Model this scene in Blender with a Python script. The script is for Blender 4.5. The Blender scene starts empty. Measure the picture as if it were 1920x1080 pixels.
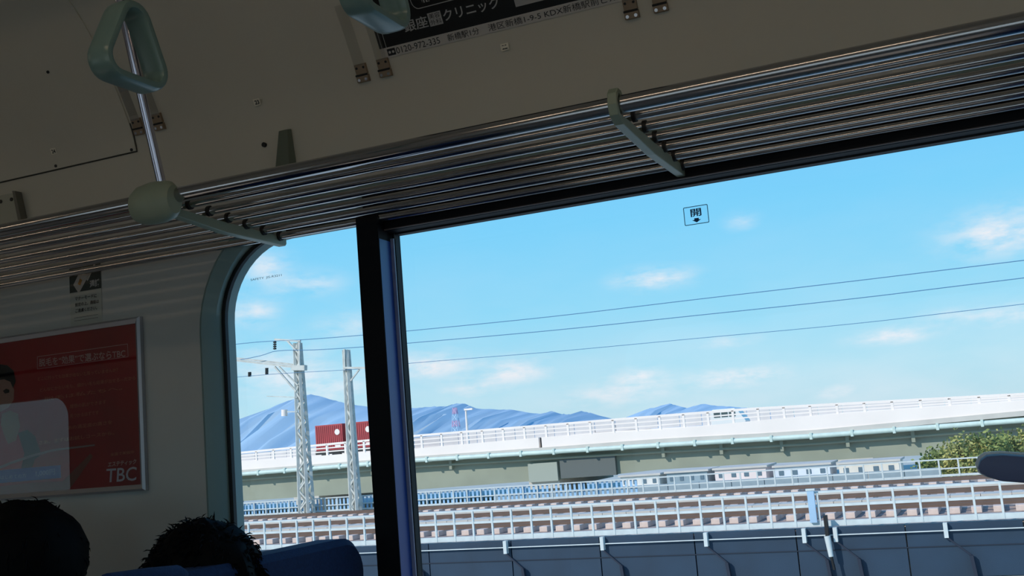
import bpy, bmesh, math, random
from mathutils import Vector, Matrix, Euler
from mathutils.geometry import tessellate_polygon

random.seed(7)
SC = bpy.context.scene
COL = SC.collection
PI = math.pi

# ------------------------------------------------------------------ camera
# world: X along the carriage, Y towards the window wall, Z up (floor 0)
F = 2050.0
CZ = 1.2
CX_, CY_ = 960.0, 540.0
XA = (0.91086508, -0.12821, -0.39228433)
YA = (0.40469483, 0.09112133, 0.90990054)
ZA = (-0.08091288, -0.98755207, 0.13488516)
cam_d = bpy.data.cameras.new('camera')
cam_d.sensor_width = 36.0
cam_d.lens = F / 1920.0 * 36.0
cam_d.clip_start = 0.02
cam_d.clip_end = 20000
cam = bpy.data.objects.new('camera', cam_d)
COL.objects.link(cam)
m = Matrix(((XA[0], -XA[1], -XA[2], 0), (YA[0], -YA[1], -YA[2], 0), (ZA[0], -ZA[1], -ZA[2], CZ), (0, 0, 0, 1)))
cam.matrix_world = m
SC.camera = cam


def ray(px, py):
    c = ((px - CX_) / F, (py - CY_) / F, 1.0)
    return Vector([sum(a * b for a, b in zip(ax, c)) for ax in (XA, YA, ZA)])


def at(px, py, Y):
    r = ray(px, py)
    r = r * (Y / r.y)
    return Vector((r.x, r.y, r.z + CZ))


def azel(px, py):
    r = ray(px, py).normalized()
    return math.atan2(r.x, r.y), math.asin(r.z)


# ------------------------------------------------------------------ colour management
SC.view_settings.view_transform = 'Standard'
SC.view_settings.look = 'None'
SC.view_settings.gamma = 1.0
SC.view_settings.exposure = 0.0
SC.view_settings.use_curve_mapping = False
SC.cycles.use_denoising = True
SC.cycles.max_bounces = 10
SC.cycles.diffuse_bounces = 5
SC.cycles.glossy_bounces = 4
SC.cycles.transparent_max_bounces = 16
SC.cycles.sample_clamp_indirect = 4.0


def lin(c):
    c = c / 255.0
    return c / 12.92 if c <= 0.04045 else ((c + 0.055) / 1.055) ** 2.4


def rgb(r, g, b, k=1.0):
    return (lin(r) * k, lin(g) * k, lin(b) * k, 1.0)


# ------------------------------------------------------------------ sky
world = bpy.data.worlds.new('sky')
SC.world = world
world.use_nodes = True
wt = world.node_tree
wt.nodes.clear()


def wn(t, **k):
    n = wt.nodes.new(t)
    for a, b in k.items():
        setattr(n, a, b)
    return n


def wmath(op, a, b=None, c=None, clamp=False):
    n = wt.nodes.new('ShaderNodeMath')
    n.operation = op
    n.use_clamp = clamp
    for i, v in enumerate((a, b, c)):
        if v is None:
            continue
        if isinstance(v, (int, float)):
            n.inputs[i].default_value = v
        else:
            wt.links.new(v, n.inputs[i])
    return n.outputs[0]


tc = wn('ShaderNodeTexCoord')
sep = wn('ShaderNodeSeparateXYZ')
wt.links.new(tc.outputs['Generated'], sep.inputs[0])
el = wmath('ARCSINE', sep.outputs[2])
az = wmath('ARCTAN2', sep.outputs[0], sep.outputs[1])
ramp = wn('ShaderNodeValToRGB')
t = wmath('MULTIPLY_ADD', el, 1.0 / 1.6, 0.1, clamp=True)
wt.links.new(t, ramp.inputs[0])
cr = ramp.color_ramp
stops = [(0.0, rgb(150, 165, 170)), (0.095, rgb(196, 226, 238)), (0.125, rgb(184, 229, 246)), (0.165, rgb(152, 222, 252)),
         (0.22, rgb(128, 213, 255)), (0.28, rgb(112, 200, 255)), (0.45, rgb(88, 168, 240)), (1.0, rgb(64, 134, 220))]
while len(cr.elements) < len(stops):
    cr.elements.new(0.5)
for e, (p, c) in zip(cr.elements, stops):
    e.position = p
    e.color = c
comb = wn('ShaderNodeCombineXYZ')
wt.links.new(az, comb.inputs[0])
wt.links.new(wmath('MULTIPLY', el, 2.6), comb.inputs[1])
noi = wn('ShaderNodeTexNoise')
noi.inputs['Scale'].default_value = 26
noi.inputs['Detail'].default_value = 6
noi.inputs['Roughness'].default_value = 0.6
wt.links.new(comb.outputs[0], noi.inputs['Vector'])
# individual small clouds (direction, half width, half height in radians, density)
clouds = [(498, 500, 40, 26, .55), (575, 533, 55, 20, .5), (475, 585, 40, 24, .6), (800, 685, 75, 22, .9), (965, 695, 60, 22, .8),
          (880, 728, 50, 16, .6), (1195, 708, 50, 18, .7), (1225, 522, 60, 17, .8), (1385, 706, 75, 16, .9), (1672, 630, 60, 13, .8),
          (1880, 435, 80, 34, .8), (1390, 415, 26, 14, .35), (1900, 590, 50, 18, .5), (1150, 740, 120, 22, .5), (520, 690, 90, 40, .55),
          (1570, 735, 45, 14, .5), (660, 610, 60, 26, .35), (1365, 640, 55, 12, .4), (610, 730, 80, 30, .5), (1790, 592, 60, 14, .4)]
acc = None
for (px, py, rx, ry, d) in clouds:
    a0, e0 = azel(px, py)
    da = wmath('MULTIPLY', wmath('SUBTRACT', az, a0), F / rx)
    slope = math.tan(0.0)
    de = wmath('MULTIPLY', wmath('SUBTRACT', el, e0), F / ry)
    q = wmath('ADD', wmath('MULTIPLY', da, da), wmath('MULTIPLY', de, de))
    g = wmath('MULTIPLY', wmath('EXPONENT', wmath('MULTIPLY', q, -0.9)), d * 1.35)
    acc = g if acc is None else wmath('ADD', acc, g)
shape = wmath('MULTIPLY_ADD', noi.outputs['Fac'], 3.2, -1.0, clamp=True)
mask1 = wmath('MULTIPLY', acc, shape, clamp=True)
# thin general cloud low in the whole sky
noi2 = wn('ShaderNodeTexNoise')
noi2.inputs['Scale'].default_value = 9
noi2.inputs['Detail'].default_value = 5
wt.links.new(comb.outputs[0], noi2.inputs['Vector'])
low = wmath('EXPONENT', wmath('MULTIPLY', wmath('MAXIMUM', el, 0.0), -14.0))
mask2 = wmath('MULTIPLY', wmath('MULTIPLY_ADD', noi2.outputs['Fac'], 2.4, -0.95, clamp=True), wmath('MULTIPLY', low, 0.55))
mask = wmath('MAXIMUM', mask1, mask2, clamp=True)
mix = wn('ShaderNodeMix', data_type='RGBA')
wt.links.new(mask, mix.inputs[0])
wt.links.new(ramp.outputs[0], mix.inputs[6])
mix.inputs[7].default_value = rgb(240, 243, 250)
bg = wn('ShaderNodeBackground')
bg.inputs[1].default_value = 1.0
wt.links.new(mix.outputs[2], bg.inputs[0])
wo = wn('ShaderNodeOutputWorld')
wt.links.new(bg.outputs[0], wo.inputs[0])

# ------------------------------------------------------------------ sun
sd = bpy.data.lights.new('sun', 'SUN')
sd.energy = 3.3
sd.angle = 0.01
sd.color = (1.0, 0.93, 0.86)
sun = bpy.data.objects.new('sun', sd)
COL.objects.link(sun)
sun.rotation_euler = Vector((0.45, 0.75, -0.55)).to_track_quat('-Z', 'Y').to_euler()


# ------------------------------------------------------------------ materials
MATS = {}


def mat(name, col, rough=0.6, metal=0.0, spec=0.5, noise=0.0, nscale=20.0, bump=0.0, bscale=200.0, coat=0.0, col2=None, emit=None, stretch=None):
    if name in MATS:
        return MATS[name]
    mm = bpy.data.materials.new(name)
    mm.use_nodes = True
    nt = mm.node_tree
    b = nt.nodes['Principled BSDF']
    c = rgb(*col)
    b.inputs['Base Color'].default_value = c
    b.inputs['Roughness'].default_value = rough
    b.inputs['Metallic'].default_value = metal
    b.inputs['Specular IOR Level'].default_value = spec
    if coat:
        b.inputs['Coat Weight'].default_value = coat
        b.inputs['Coat Roughness'].default_value = 0.03
    tcn = nt.nodes.new('ShaderNodeTexCoord')
    src = tcn.outputs['Object']
    if stretch:
        mp = nt.nodes.new('ShaderNodeMapping')
        mp.inputs['Scale'].default_value = stretch
        nt.links.new(src, mp.inputs[0])
        src = mp.outputs[0]
    if noise or col2:
        n = nt.nodes.new('ShaderNodeTexNoise')
        n.inputs['Scale'].default_value = nscale
        n.inputs['Detail'].default_value = 4
        nt.links.new(src, n.inputs['Vector'])
        mx = nt.nodes.new('ShaderNodeMix')
        mx.data_type = 'RGBA'
        rr = nt.nodes.new('ShaderNodeMapRange')
        rr.inputs[1].default_value = 0.35
        rr.inputs[2].default_value = 0.65
        nt.links.new(n.outputs['Fac'], rr.inputs[0])
        nt.links.new(rr.outputs[0], mx.inputs[0])
        mx.inputs[6].default_value = c
        k = 1.0 - noise
        mx.inputs[7].default_value = rgb(*col2) if col2 else (c[0] * k, c[1] * k, c[2] * k, 1)
        nt.links.new(mx.outputs[2], b.inputs['Base Color'])
    if bump:
        n = nt.nodes.new('ShaderNodeTexNoise')
        n.inputs['Scale'].default_value = bscale
        nt.links.new(src, n.inputs['Vector'])
        bp = nt.nodes.new('ShaderNodeBump')
        bp.inputs['Strength'].default_value = bump
        bp.inputs['Distance'].default_value = 0.002
        nt.links.new(n.outputs['Fac'], bp.inputs['Height'])
        nt.links.new(bp.outputs[0], b.inputs['Normal'])
    if emit:
        b.inputs['Emission Color'].default_value = c
        b.inputs['Emission Strength'].default_value = emit
    MATS[name] = mm
    return mm


def glassmat(name, tint, refl=0.05, rough=0.0):
    if name in MATS:
        return MATS[name]
    mm = bpy.data.materials.new(name)
    mm.use_nodes = True
    nt = mm.node_tree
    nt.nodes.clear()
    tr = nt.nodes.new('ShaderNodeBsdfTransparent')
    tr.inputs[0].default_value = (*tint, 1)
    gl = nt.nodes.new('ShaderNodeBsdfGlossy')
    gl.inputs['Roughness'].default_value = rough
    fr = nt.nodes.new('ShaderNodeFresnel')
    fr.inputs[0].default_value = 1.45
    ml = nt.nodes.new('ShaderNodeMath')
    ml.operation = 'MULTIPLY'
    ml.use_clamp = True
    ml.inputs[1].default_value = refl / 0.05
    nt.links.new(fr.outputs[0], ml.inputs[0])
    mx = nt.nodes.new('ShaderNodeMixShader')
    nt.links.new(ml.outputs[0], mx.inputs[0])
    nt.links.new(tr.outputs[0], mx.inputs[1])
    nt.links.new(gl.outputs[0], mx.inputs[2])
    o = nt.nodes.new('ShaderNodeOutputMaterial')
    nt.links.new(mx.outputs[0], o.inputs[0])
    MATS[name] = mm
    return mm


M_WALL = mat('beige_melamine', (208, 203, 188), 0.55, noise=0.05, nscale=3, spec=0.3)
M_PANEL = mat('side_panel', (196, 194, 188), 0.4, noise=0.05, nscale=3, spec=0.4)
M_TRIM = mat('grey_green_frp', (128, 150, 146), 0.38, noise=0.05, nscale=5)
M_BRKT = mat('bracket_paint', (160, 172, 150), 0.4, noise=0.05, nscale=30)
M_BLACK = mat('black_rubber', (10, 11, 14), 0.6)
M_FRAME = mat('dark_anodised_frame', (8, 11, 18), 0.6, spec=0.2)
M_NAVY = mat('sky_reflection_blue', (22, 78, 172), 0.35)  # sky reflected on the mullion side, put into the base colour
M_STEEL = mat('brushed_steel', (190, 188, 190), 0.14, metal=1.0)
M_ALU = mat('aluminium', (190, 192, 200), 0.35, metal=0.8)
M_BRONZE = mat('bronze_clip', (150, 130, 108), 0.45, metal=0.4)
M_SCREW = mat('dark_screw', (25, 25, 25), 0.5)
M_SEAM = mat('dark_seam', (58, 56, 50), 0.8)
M_CEIL = mat('ceiling_panel', (205, 202, 194), 0.6)
M_FLOOR = mat('floor_vinyl', (186, 180, 170), 0.5, noise=0.12, nscale=90)
M_RING = mat('strap_ring_plastic', (120, 146, 138), 0.28, spec=0.6)
M_BAND = mat('strap_band', (60, 62, 60), 0.6)
M_POLE = mat('polished_pole', (205, 205, 222), 0.14, metal=1.0)
M_SEAT = mat('blue_moquette', (18, 52, 104), 0.85, noise=0.25, nscale=160, bump=0.5, bscale=500)
M_SEATSHELL = mat('seat_shell', (70, 88, 104), 0.45)
M_HANDLE = mat('navy_handle', (98, 104, 138), 0.5, spec=0.4)
M_RIM = mat('pale_rim', (240, 244, 250), 0.4)
M_HAIR = mat('black_hair', (5, 5, 8), 0.7, noise=0.3, nscale=60, spec=.15)
M_SKIN = mat('skin', (176, 128, 102), 0.5, noise=0.08, nscale=30)
M_COAT = mat('dark_coat', (24, 25, 30), 0.85, noise=0.2, nscale=80)
M_PINK = mat('grey_coat', (70, 66, 64), 0.85, noise=0.2, nscale=80)
G_WIN = glassmat('window_glass', (0.97, 0.985, 0.985), 0.035)
G_COVER = glassmat('poster_cover', (0.95, 0.96, 0.97), 0.2)
G_CLIP = glassmat('clear_clip', (0.93, 0.93, 0.91), 0.2, 0.12)


# ------------------------------------------------------------------ mesh helpers
class MB:
    def __init__(self):
        self.v = []
        self.f = []
        self.mi = []

    def add(self, vs, fs, mi=0):
        o = len(self.v)
        self.v += [tuple(x) for x in vs]
        for f in fs:
            self.f.append([i + o for i in f])
            self.mi.append(mi)
        return self

    def box(self, x0, x1, y0, y1, z0, z1, mi=0):
        vs = [(x, y, z) for x in (x0, x1) for y in (y0, y1) for z in (z0, z1)]
        return self.add(vs, [(0, 1, 3, 2), (4, 6, 7, 5), (0, 4, 5, 1), (2, 3, 7, 6), (0, 2, 6, 4), (1, 5, 7, 3)], mi)

    def bar(self, a, b, w, h, up=(0, 0, 1), mi=0):
        a = Vector(a); b = Vector(b)
        d = (b - a).normalized()
        u = Vector(up)
        s = d.cross(u)
        if s.length < 1e-4:
            s = d.cross(Vector((1, 0, 0)))
        s.normalize()
        u = s.cross(d)
        vs = []
        for p in (a, b):
            for i, j in ((-1, -1), (1, -1), (1, 1), (-1, 1)):
                vs.append(p + s * (w / 2 * i) + u * (h / 2 * j))
        return self.add(vs, [(3, 2, 1, 0), (4, 5, 6, 7), (0, 1, 5, 4), (1, 2, 6, 5), (2, 3, 7, 6), (3, 0, 4, 7)], mi)

    def tube(self, pts, r, n=10, closed=False, mi=0, rs=None, ref=None, ell=None, cap=True):
        """sweep; r radius; ell=(a,b): half sizes along ref and across"""
        pts = [Vector(p) for p in pts]
        N = len(pts)
        rings = []
        prev = None
        for i, p in enumerate(pts):
            if closed:
                d = pts[(i + 1) % N] - pts[i - 1]
            else:
                d = pts[min(i + 1, N - 1)] - pts[max(i - 1, 0)]
            d.normalize()
            if ref is not None:
                u = Vector(ref)
            elif prev is not None:
                u = prev
            else:
                u = Vector((0, 0, 1)) if abs(d.z) < 0.9 else Vector((1, 0, 0))
            u = (u - d * u.dot(d)).normalized()
            prev = u
            s = d.cross(u)
            rr = rs[i] if rs else r
            ring = []
            for k in range(n):
                a = 2 * PI * k / n
                if ell:
                    ca, sa = math.cos(a), math.sin(a)
                    e = 0.7
                    ring.append(p + u * (ell[0] * math.copysign(abs(ca) ** e, ca)) + s * (ell[1] * math.copysign(abs(sa) ** e, sa)))
                else:
                    ring.append(p + u * (rr * math.cos(a)) + s * (rr * math.sin(a)))
            rings.append(ring)
        vs = [q for rg in rings for q in rg]
        fs = []
        for i in range(N if closed else N - 1):
            a = i * n
            b = ((i + 1) % N) * n
            for k in range(n):
                k2 = (k + 1) % n
                fs.append((a + k, a + k2, b + k2, b + k))
        if not closed and cap:
            fs.append(tuple(range(n - 1, -1, -1)))
            fs.append(tuple((N - 1) * n + k for k in range(n)))
        return self.add(vs, fs, mi)

    def strip(self, pts2, x0, x1, mi=0):
        """open Y-Z profile extruded along X"""
        vs = []
        for (y, z) in pts2:
            vs += [(x0, y, z), (x1, y, z)]
        return self.add(vs, [(2 * i, 2 * i + 1, 2 * i + 3, 2 * i + 2) for i in range(len(pts2) - 1)], mi)

    def prism(self, poly, fn0, fn1, mi=0):
        """closed polygon (2-D) between the two mappings fn0, fn1"""
        n = len(poly)
        vs = [fn0(*p) for p in poly] + [fn1(*p) for p in poly]
        fs = [tuple(range(n)), tuple(range(2 * n - 1, n - 1, -1))]
        for i in range(n):
            j = (i + 1) % n
            fs.append((i, i + n, j + n, j)[::1])
        return self.add(vs, fs, mi)

    def sphere(self, c, r, nu=12, nv=8, fn=None, mi=0):
        c = Vector(c)
        if isinstance(r, (int, float)):
            r = (r, r, r)
        vs = []
        fs = []
        for j in range(nv + 1):
            th = PI * j / nv
            for i in range(nu):
                ph = 2 * PI * i / nu
                p = Vector((math.sin(th) * math.cos(ph), math.sin(th) * math.sin(ph), math.cos(th)))
                if fn:
                    p = fn(p)
                vs.append(c + Vector((p.x * r[0], p.y * r[1], p.z * r[2])))
        for j in range(nv):
            for i in range(nu):
                a = j * nu + i
                b = j * nu + (i + 1) % nu
                fs.append((a, a + nu, b + nu, b))
        return self.add(vs, fs, mi)

    def mesh(self, name, mats, smooth=False, bevel=0.0):
        me = bpy.data.meshes.new(name)
        me.from_pydata(self.v, [], self.f)
        for q in (mats if isinstance(mats, (list, tuple)) else [mats]):
            me.materials.append(q)
        me.polygons.foreach_set('material_index', self.mi)
        bm = bmesh.new()
        bm.from_mesh(me)
        bmesh.ops.remove_doubles(bm, verts=bm.verts, dist=1e-6)
        bmesh.ops.recalc_face_normals(bm, faces=bm.faces)
        if bevel:
            es = [e for e in bm.edges if len(e.link_faces) == 2 and e.calc_face_angle(0) > 0.6]
            bmesh.ops.bevel(bm, geom=es, offset=bevel, segments=2, affect='EDGES', profile=0.6)
        bm.to_mesh(me)
        bm.free()
        if smooth:
            me.polygons.foreach_set('use_smooth', [True] * len(me.polygons))
            try:
                me.set_sharp_from_angle(angle=0.7)
            except Exception:
                pass
        me.update()
        return me

    def build(self, name, mats, parent=None, smooth=False, bevel=0.0):
        return link(name, self.mesh(name, mats, smooth, bevel), parent)


def link(name, me, parent=None):
    o = bpy.data.objects.new(name, me)
    COL.objects.link(o)
    if parent is not None:
        o.parent = parent
        o.matrix_parent_inverse = parent_inv(parent)
    return o


def wmat(o):
    mm = o.matrix_basis.copy()
    if o.parent:
        mm = wmat(o.parent) @ o.matrix_parent_inverse @ mm
    return mm


def parent_inv(p):
    return wmat(p).inverted()


def tag(o, label=None, cat=None, group=None, kind=None):
    if label:
        o['label'] = label
    if cat:
        o['category'] = cat
    if group:
        o['group'] = group
    if kind:
        o['kind'] = kind
    return o


def thing(name, loc, label, cat, group=None):
    o = bpy.data.objects.new(name, None)
    o.empty_display_size = 0.05
    COL.objects.link(o)
    o.location = loc
    return tag(o, label, cat, group)


def copy_tree(o, delta, parent=None):
    c = o.copy()
    COL.objects.link(c)
    if parent is not None:
        c.parent = parent
        c.matrix_parent_inverse = o.matrix_parent_inverse.copy()
    else:
        c.location = o.location + Vector(delta)
    for ch in list(o.children):
        copy_tree(ch, delta, c)
    return c


def struct(o, label=None):
    o['kind'] = 'structure'
    if label:
        o['label'] = label
    return o


def text_geo(body, bold=0.0):
    cu = bpy.data.curves.new('lettering', 'FONT')
    cu.body = body
    cu.size = 1.0
    cu.offset = bold
    cu.resolution_u = 3
    o = bpy.data.objects.new('lettering', cu)
    COL.objects.link(o)
    dg = bpy.context.evaluated_depsgraph_get()
    me = bpy.data.meshes.new_from_object(o.evaluated_get(dg))
    vs = [(v.co.x, v.co.y) for v in me.vertices]
    fs = [tuple(p.vertices) for p in me.polygons]
    bpy.data.objects.remove(o)
    bpy.data.curves.remove(cu)
    bpy.data.meshes.remove(me)
    if not vs:
        return [(0, 0), (1, 0), (1, 1), (0, 1)], [(0, 1, 2, 3)]
    x0 = min(v[0] for v in vs); x1 = max(v[0] for v in vs)
    y0 = min(v[1] for v in vs); y1 = max(v[1] for v in vs)
    w = max(x1 - x0, 1e-6); h = max(y1 - y0, 1e-6)
    return [((v[0] - x0) / w, (v[1] - y0) / h) for v in vs], fs


def put_text(mb, body, u0, v0, w, h, fn, mi=0, bold=0.0, slant=0.0):
    vs, fs = text_geo(body, bold)
    return mb.add([fn(u0 + x * w + y * h * slant, v0 + y * h) for x, y in vs], fs, mi)


def quad(mb, u0, v0, u1, v1, fn, mi=0, nu=1):
    for i in range(nu):
        a = u0 + (u1 - u0) * i / nu
        b = u0 + (u1 - u0) * (i + 1) / nu
        mb.add([fn(a, v0), fn(b, v0), fn(b, v1), fn(a, v1)], [(0, 1, 2, 3)], mi)
    return mb


# ================================================================== CARRIAGE
WY = 1.9            # inner face of the window wall
OY = -0.95          # inner face of the opposite wall
XL, XR = -6.5, 3.4


def Z(z):
    return z + CZ


# ---- cornice profile (Y, Z) above the wall
PROF = [(1.9, .60), (1.9, .69), (1.897, .72), (1.889, .752), (1.872, .79), (1.845, .84), (1.813, .89), (1.778, .94),
        (1.735, .99), (1.68, 1.035), (1.60, 1.075), (1.48, 1.10), (1.2, 1.12), (0.475, 1.13)]


def prof_y(z):
    for (y0, z0), (y1, z1) in zip(PROF, PROF[1:]):
        if z0 <= z <= z1:
            return y0 + (y1 - y0) * (z - z0) / (z1 - z0)
    return PROF[0][0] if z < .6 else PROF[-1][0]


def hit(px, py):
    Y = 1.9
    for _ in range(25):
        p = at(px, py, Y)
        Y = 0.5 * Y + 0.5 * prof_y(p.z - CZ)
    return at(px, py, Y)


def cor(x, z, off=0.0):
    """point on the cornice surface at height z (relative), pushed off towards the aisle"""
    e = 0.004
    y0, y1 = prof_y(z - e), prof_y(z + e)
    t_ = Vector((0, y1 - y0, 2 * e)).normalized()
    n = Vector((0, -t_.z, t_.y))
    if n.y > 0:
        n = -n
    return Vector((x, prof_y(z), Z(z))) + n * off


def profile_shell(prof, x0, x1, th):
    mb = MB()
    a = [(y, Z(z)) for y, z in prof]
    out = []
    for i, (y, z) in enumerate(a):
        p0 = a[max(i - 1, 0)]; p1 = a[min(i + 1, len(a) - 1)]
        d = Vector((p1[0] - p0[0], p1[1] - p0[1])).normalized()
        out.append((y + d.y * th, z - d.x * th))
    vs = []
    n = len(a)
    for x in (x0, x1):
        vs += [(x, y, z) for y, z in a] + [(x, y, z) for y, z in out]
    fs = []
    for i in range(n - 1):
        fs.append((i, i + 1, 2 * n + i + 1, 2 * n + i))
        fs.append((n + i, 3 * n + i, 3 * n + i + 1, n + i + 1))
        fs.append((i, n + i, n + i + 1, i + 1))
        fs.append((2 * n + i, 2 * n + i + 1, 3 * n + i + 1, 3 * n + i))
    fs.append((0, 2 * n, 3 * n, n))
    fs.append((n - 1, 2 * n - 1, 4 * n - 1, 3 * n - 1))
    mb.add(vs, fs)
    return mb


def rrect(x0, x1, z0, z1, r, n=12):
    """rounded rectangle, counter-clockwise, same number of points for any size"""
    pts = []
    for cx, cz, a0 in ((x1 - r, z1 - r, 0), (x0 + r, z1 - r, PI / 2), (x0 + r, z0 + r, PI), (x1 - r, z0 + r, 1.5 * PI)):
        for i in range(n + 1):
            a = a0 + PI / 2 * i / n
            pts.append((cx + r * math.cos(a), cz + r * math.sin(a)))
    return pts


def wall_with_holes(name, outer, holes, y0, y1, material):
    """outer rect and rounded holes in X-Z; y0 inner face, y1 outer face"""
    bm = bmesh.new()
    loops = [outer] + holes
    for lp in loops:
        vs = [bm.verts.new((x, y0, z)) for x, z in lp]
        for i in range(len(vs)):
            bm.edges.new((vs[i], vs[(i + 1) % len(vs)]))
    bmesh.ops.triangle_fill(bm, use_beauty=True, use_dissolve=False, edges=bm.edges[:])
    r = bmesh.ops.extrude_face_region(bm, geom=bm.faces[:])
    for g in r['geom']:
        if isinstance(g, bmesh.types.BMVert):
            g.co.y = y1
    bmesh.ops.recalc_face_normals(bm, faces=bm.faces)
    me = bpy.data.meshes.new(name)
    bm.to_mesh(me)
    bm.free()
    me.materials.append(material)
    return link(name, me)


def loop_band(mb, la, ya, lb, yb, mi=0):
    """quads between two equal-length closed loops in X-Z at depths ya / yb"""
    n = len(la)
    vs = [(x, ya, z) for x, z in la] + [(x, yb, z) for x, z in lb]
    return mb.add(vs, [(i, (i + 1) % n, n + (i + 1) % n, n + i) for i in range(n)], mi)


# window opening
WX0, WX1, WZ0, WZ1 = -1.563, 0.98, -0.47, 0.535
out_loop = rrect(WX0, WX1, Z(WZ0), Z(WZ1), 0.26)
outer = [(XL, 0), (XR, 0), (XR, Z(.60)), (XL, Z(.60))]
struct(wall_with_holes('wall_right', outer, [out_loop], WY, WY + 0.06, M_PANEL), 'pale grey side wall panel around the window')
corn = profile_shell(PROF, XL, XR, 0.04).build('ceiling', M_WALL, smooth=True)
struct(corn, 'beige curved cornice panel above the luggage rack rising to the ceiling')
mb = MB()
PO = [(0.95 - y, z) for y, z in PROF]
mb = profile_shell([(2 * 0.475 - y, z) for y, z in PROF][::-1], XL, XR, 0.04)
o = mb.build('ceiling', M_CEIL, smooth=True)
struct(o)
floor = MB().box(XL, XR, OY - 0.06, WY + 0.06, -0.1, 0).build('floor', M_FLOOR)
struct(floor)
# opposite wall with its windows (seen only as reflections)
oh = [rrect(-5.75, -4.86, Z(-.4), Z(.44), 0.12), rrect(-4.05, -2.75, Z(-.3), Z(.44), 0.1), rrect(-1.56, 0.98, Z(-.4), Z(.44), 0.15), rrect(1.7, 3.0, Z(-.3), Z(.44), 0.1)]
struct(wall_with_holes('wall_left', [(XL, 0), (XR, 0), (XR, Z(.62)), (XL, Z(.62))], oh, OY, OY - 0.06, M_PANEL))
struct(MB().box(XL - 0.05, XL, OY - 0.06, WY + 0.06, 0, Z(1.16)).build('wall_front', M_PANEL))
struct(MB().box(XR, XR + 0.05, OY - 0.06, WY + 0.06, 0, Z(1.16)).build('wall_back', M_PANEL))

# ---- seam panel over the left half of the cornice
mb = MB()
zs = [.716 + i * (1.05 - .716) / 14 for i in range(15)]
vs = []
X0s, X1s = -2.72, -1.721
for z in zs:
    for x in (X0s, X1s):
        vs.append(cor(x, z, 0.003))
        vs.append(cor(x, z, -0.004))
fs = []
for i in range(len(zs) - 1):
    a = 4 * i
    fs += [(a, a + 2, a + 6, a + 4), (a + 2, a + 3, a + 7, a + 6), (a, a + 4, a + 5, a + 1)]
fs.append((0, 1, 3, 2))
mb.add(vs, fs)
hatch = thing('inspection_cover', (-2.2, 1.88, Z(.75)), 'beige inspection cover with thin seam edge on upper wall at far left', 'panel')
mb.build('cover_sheet', M_WALL, hatch, smooth=True)
mb = MB()
mb.add([cor(X0s, .7125, .0012), cor(X1s + .003, .7125, .0012), cor(X1s + .003, .7155, .0012), cor(X0s, .7155, .0012)], [(0, 1, 2, 3)])
for i in range(8):
    za, zb = .7125 + i * .008, .7125 + (i + 1) * .008
    mb.add([cor(X1s + .0005, za, .0013), cor(X1s + .0035, za, .0013), cor(X1s + .0035, zb, .0013), cor(X1s + .0005, zb, .0013)], [(0, 1, 2, 3)])
mb.build('joint_line', M_SEAM, hatch)


def disc_at(mb, p, n, r, h, k=10, mi=0):
    n = Vector(n).normalized()
    mb.tube([p, p + n * h], r, n=k, mi=mi)


def cor_n(z):
    a = cor(0, z, 0.0); b = cor(0, z, 0.01)
    return (b - a).normalized()


for (px, py), lab in (((92, 134), 'small dark screw high on beige wall, left of strap ring'), ((107, 311), 'small dark screw below the numeral 24 sticker'),
                      ((249, 281), 'small dark screw beside corner of inspection cover seam')):
    p = hit(px, py)
    n = cor_n(p.z - CZ)
    base = p + n * 0.003
    s = MB()
    disc_at(s, base, n, 0.0035, 0.0025)
    s.build('screw', M_SCREW, hatch, smooth=True)
p = hit(497, 272)
n = cor_n(p.z - CZ)
s = MB(); disc_at(s, p, n, 0.0052, 0.006, 12)
o = s.build('rubber_stop', M_SCREW, smooth=True)
tag(o, 'small round black stop on wall just left of tapered support', 'stop')

# ---- number stickers
for (px, py), txt in (((484, 191), '23'), ((103, 283), '24'), ((948, 88), '22')):
    p = hit(px, py)
    z = p.z - CZ
    w, h = 0.017, 0.014

    def fn(u, v, z=z, p=p, off=0.0):
        return cor(p.x + u, z + v * 0.98, 0.0045 + off)
    st = thing('number_sticker', cor(p.x, z, 0.004), {'23': 'small white sticker numbered 23 on beige upper wall', '24': 'small white sticker numbered 24 above far left luggage rack',
                                                      '22': 'small white sticker numbered 22 under clinic advertisement'}[txt], 'sticker', None)
    quad(MB(), -w / 2, -h / 2, w / 2, h / 2, fn).build('backing', mat('sticker_white', (236, 230, 212), .5), st)
    b = MB()
    put_text(b, txt, -w * .33, -h * .32, w * .66, h * .62, lambda u, v, z=z, p=p: cor(p.x + u, z + v, 0.0049), bold=.035)
    b.build('numeral', M_SCREW, st)

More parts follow.
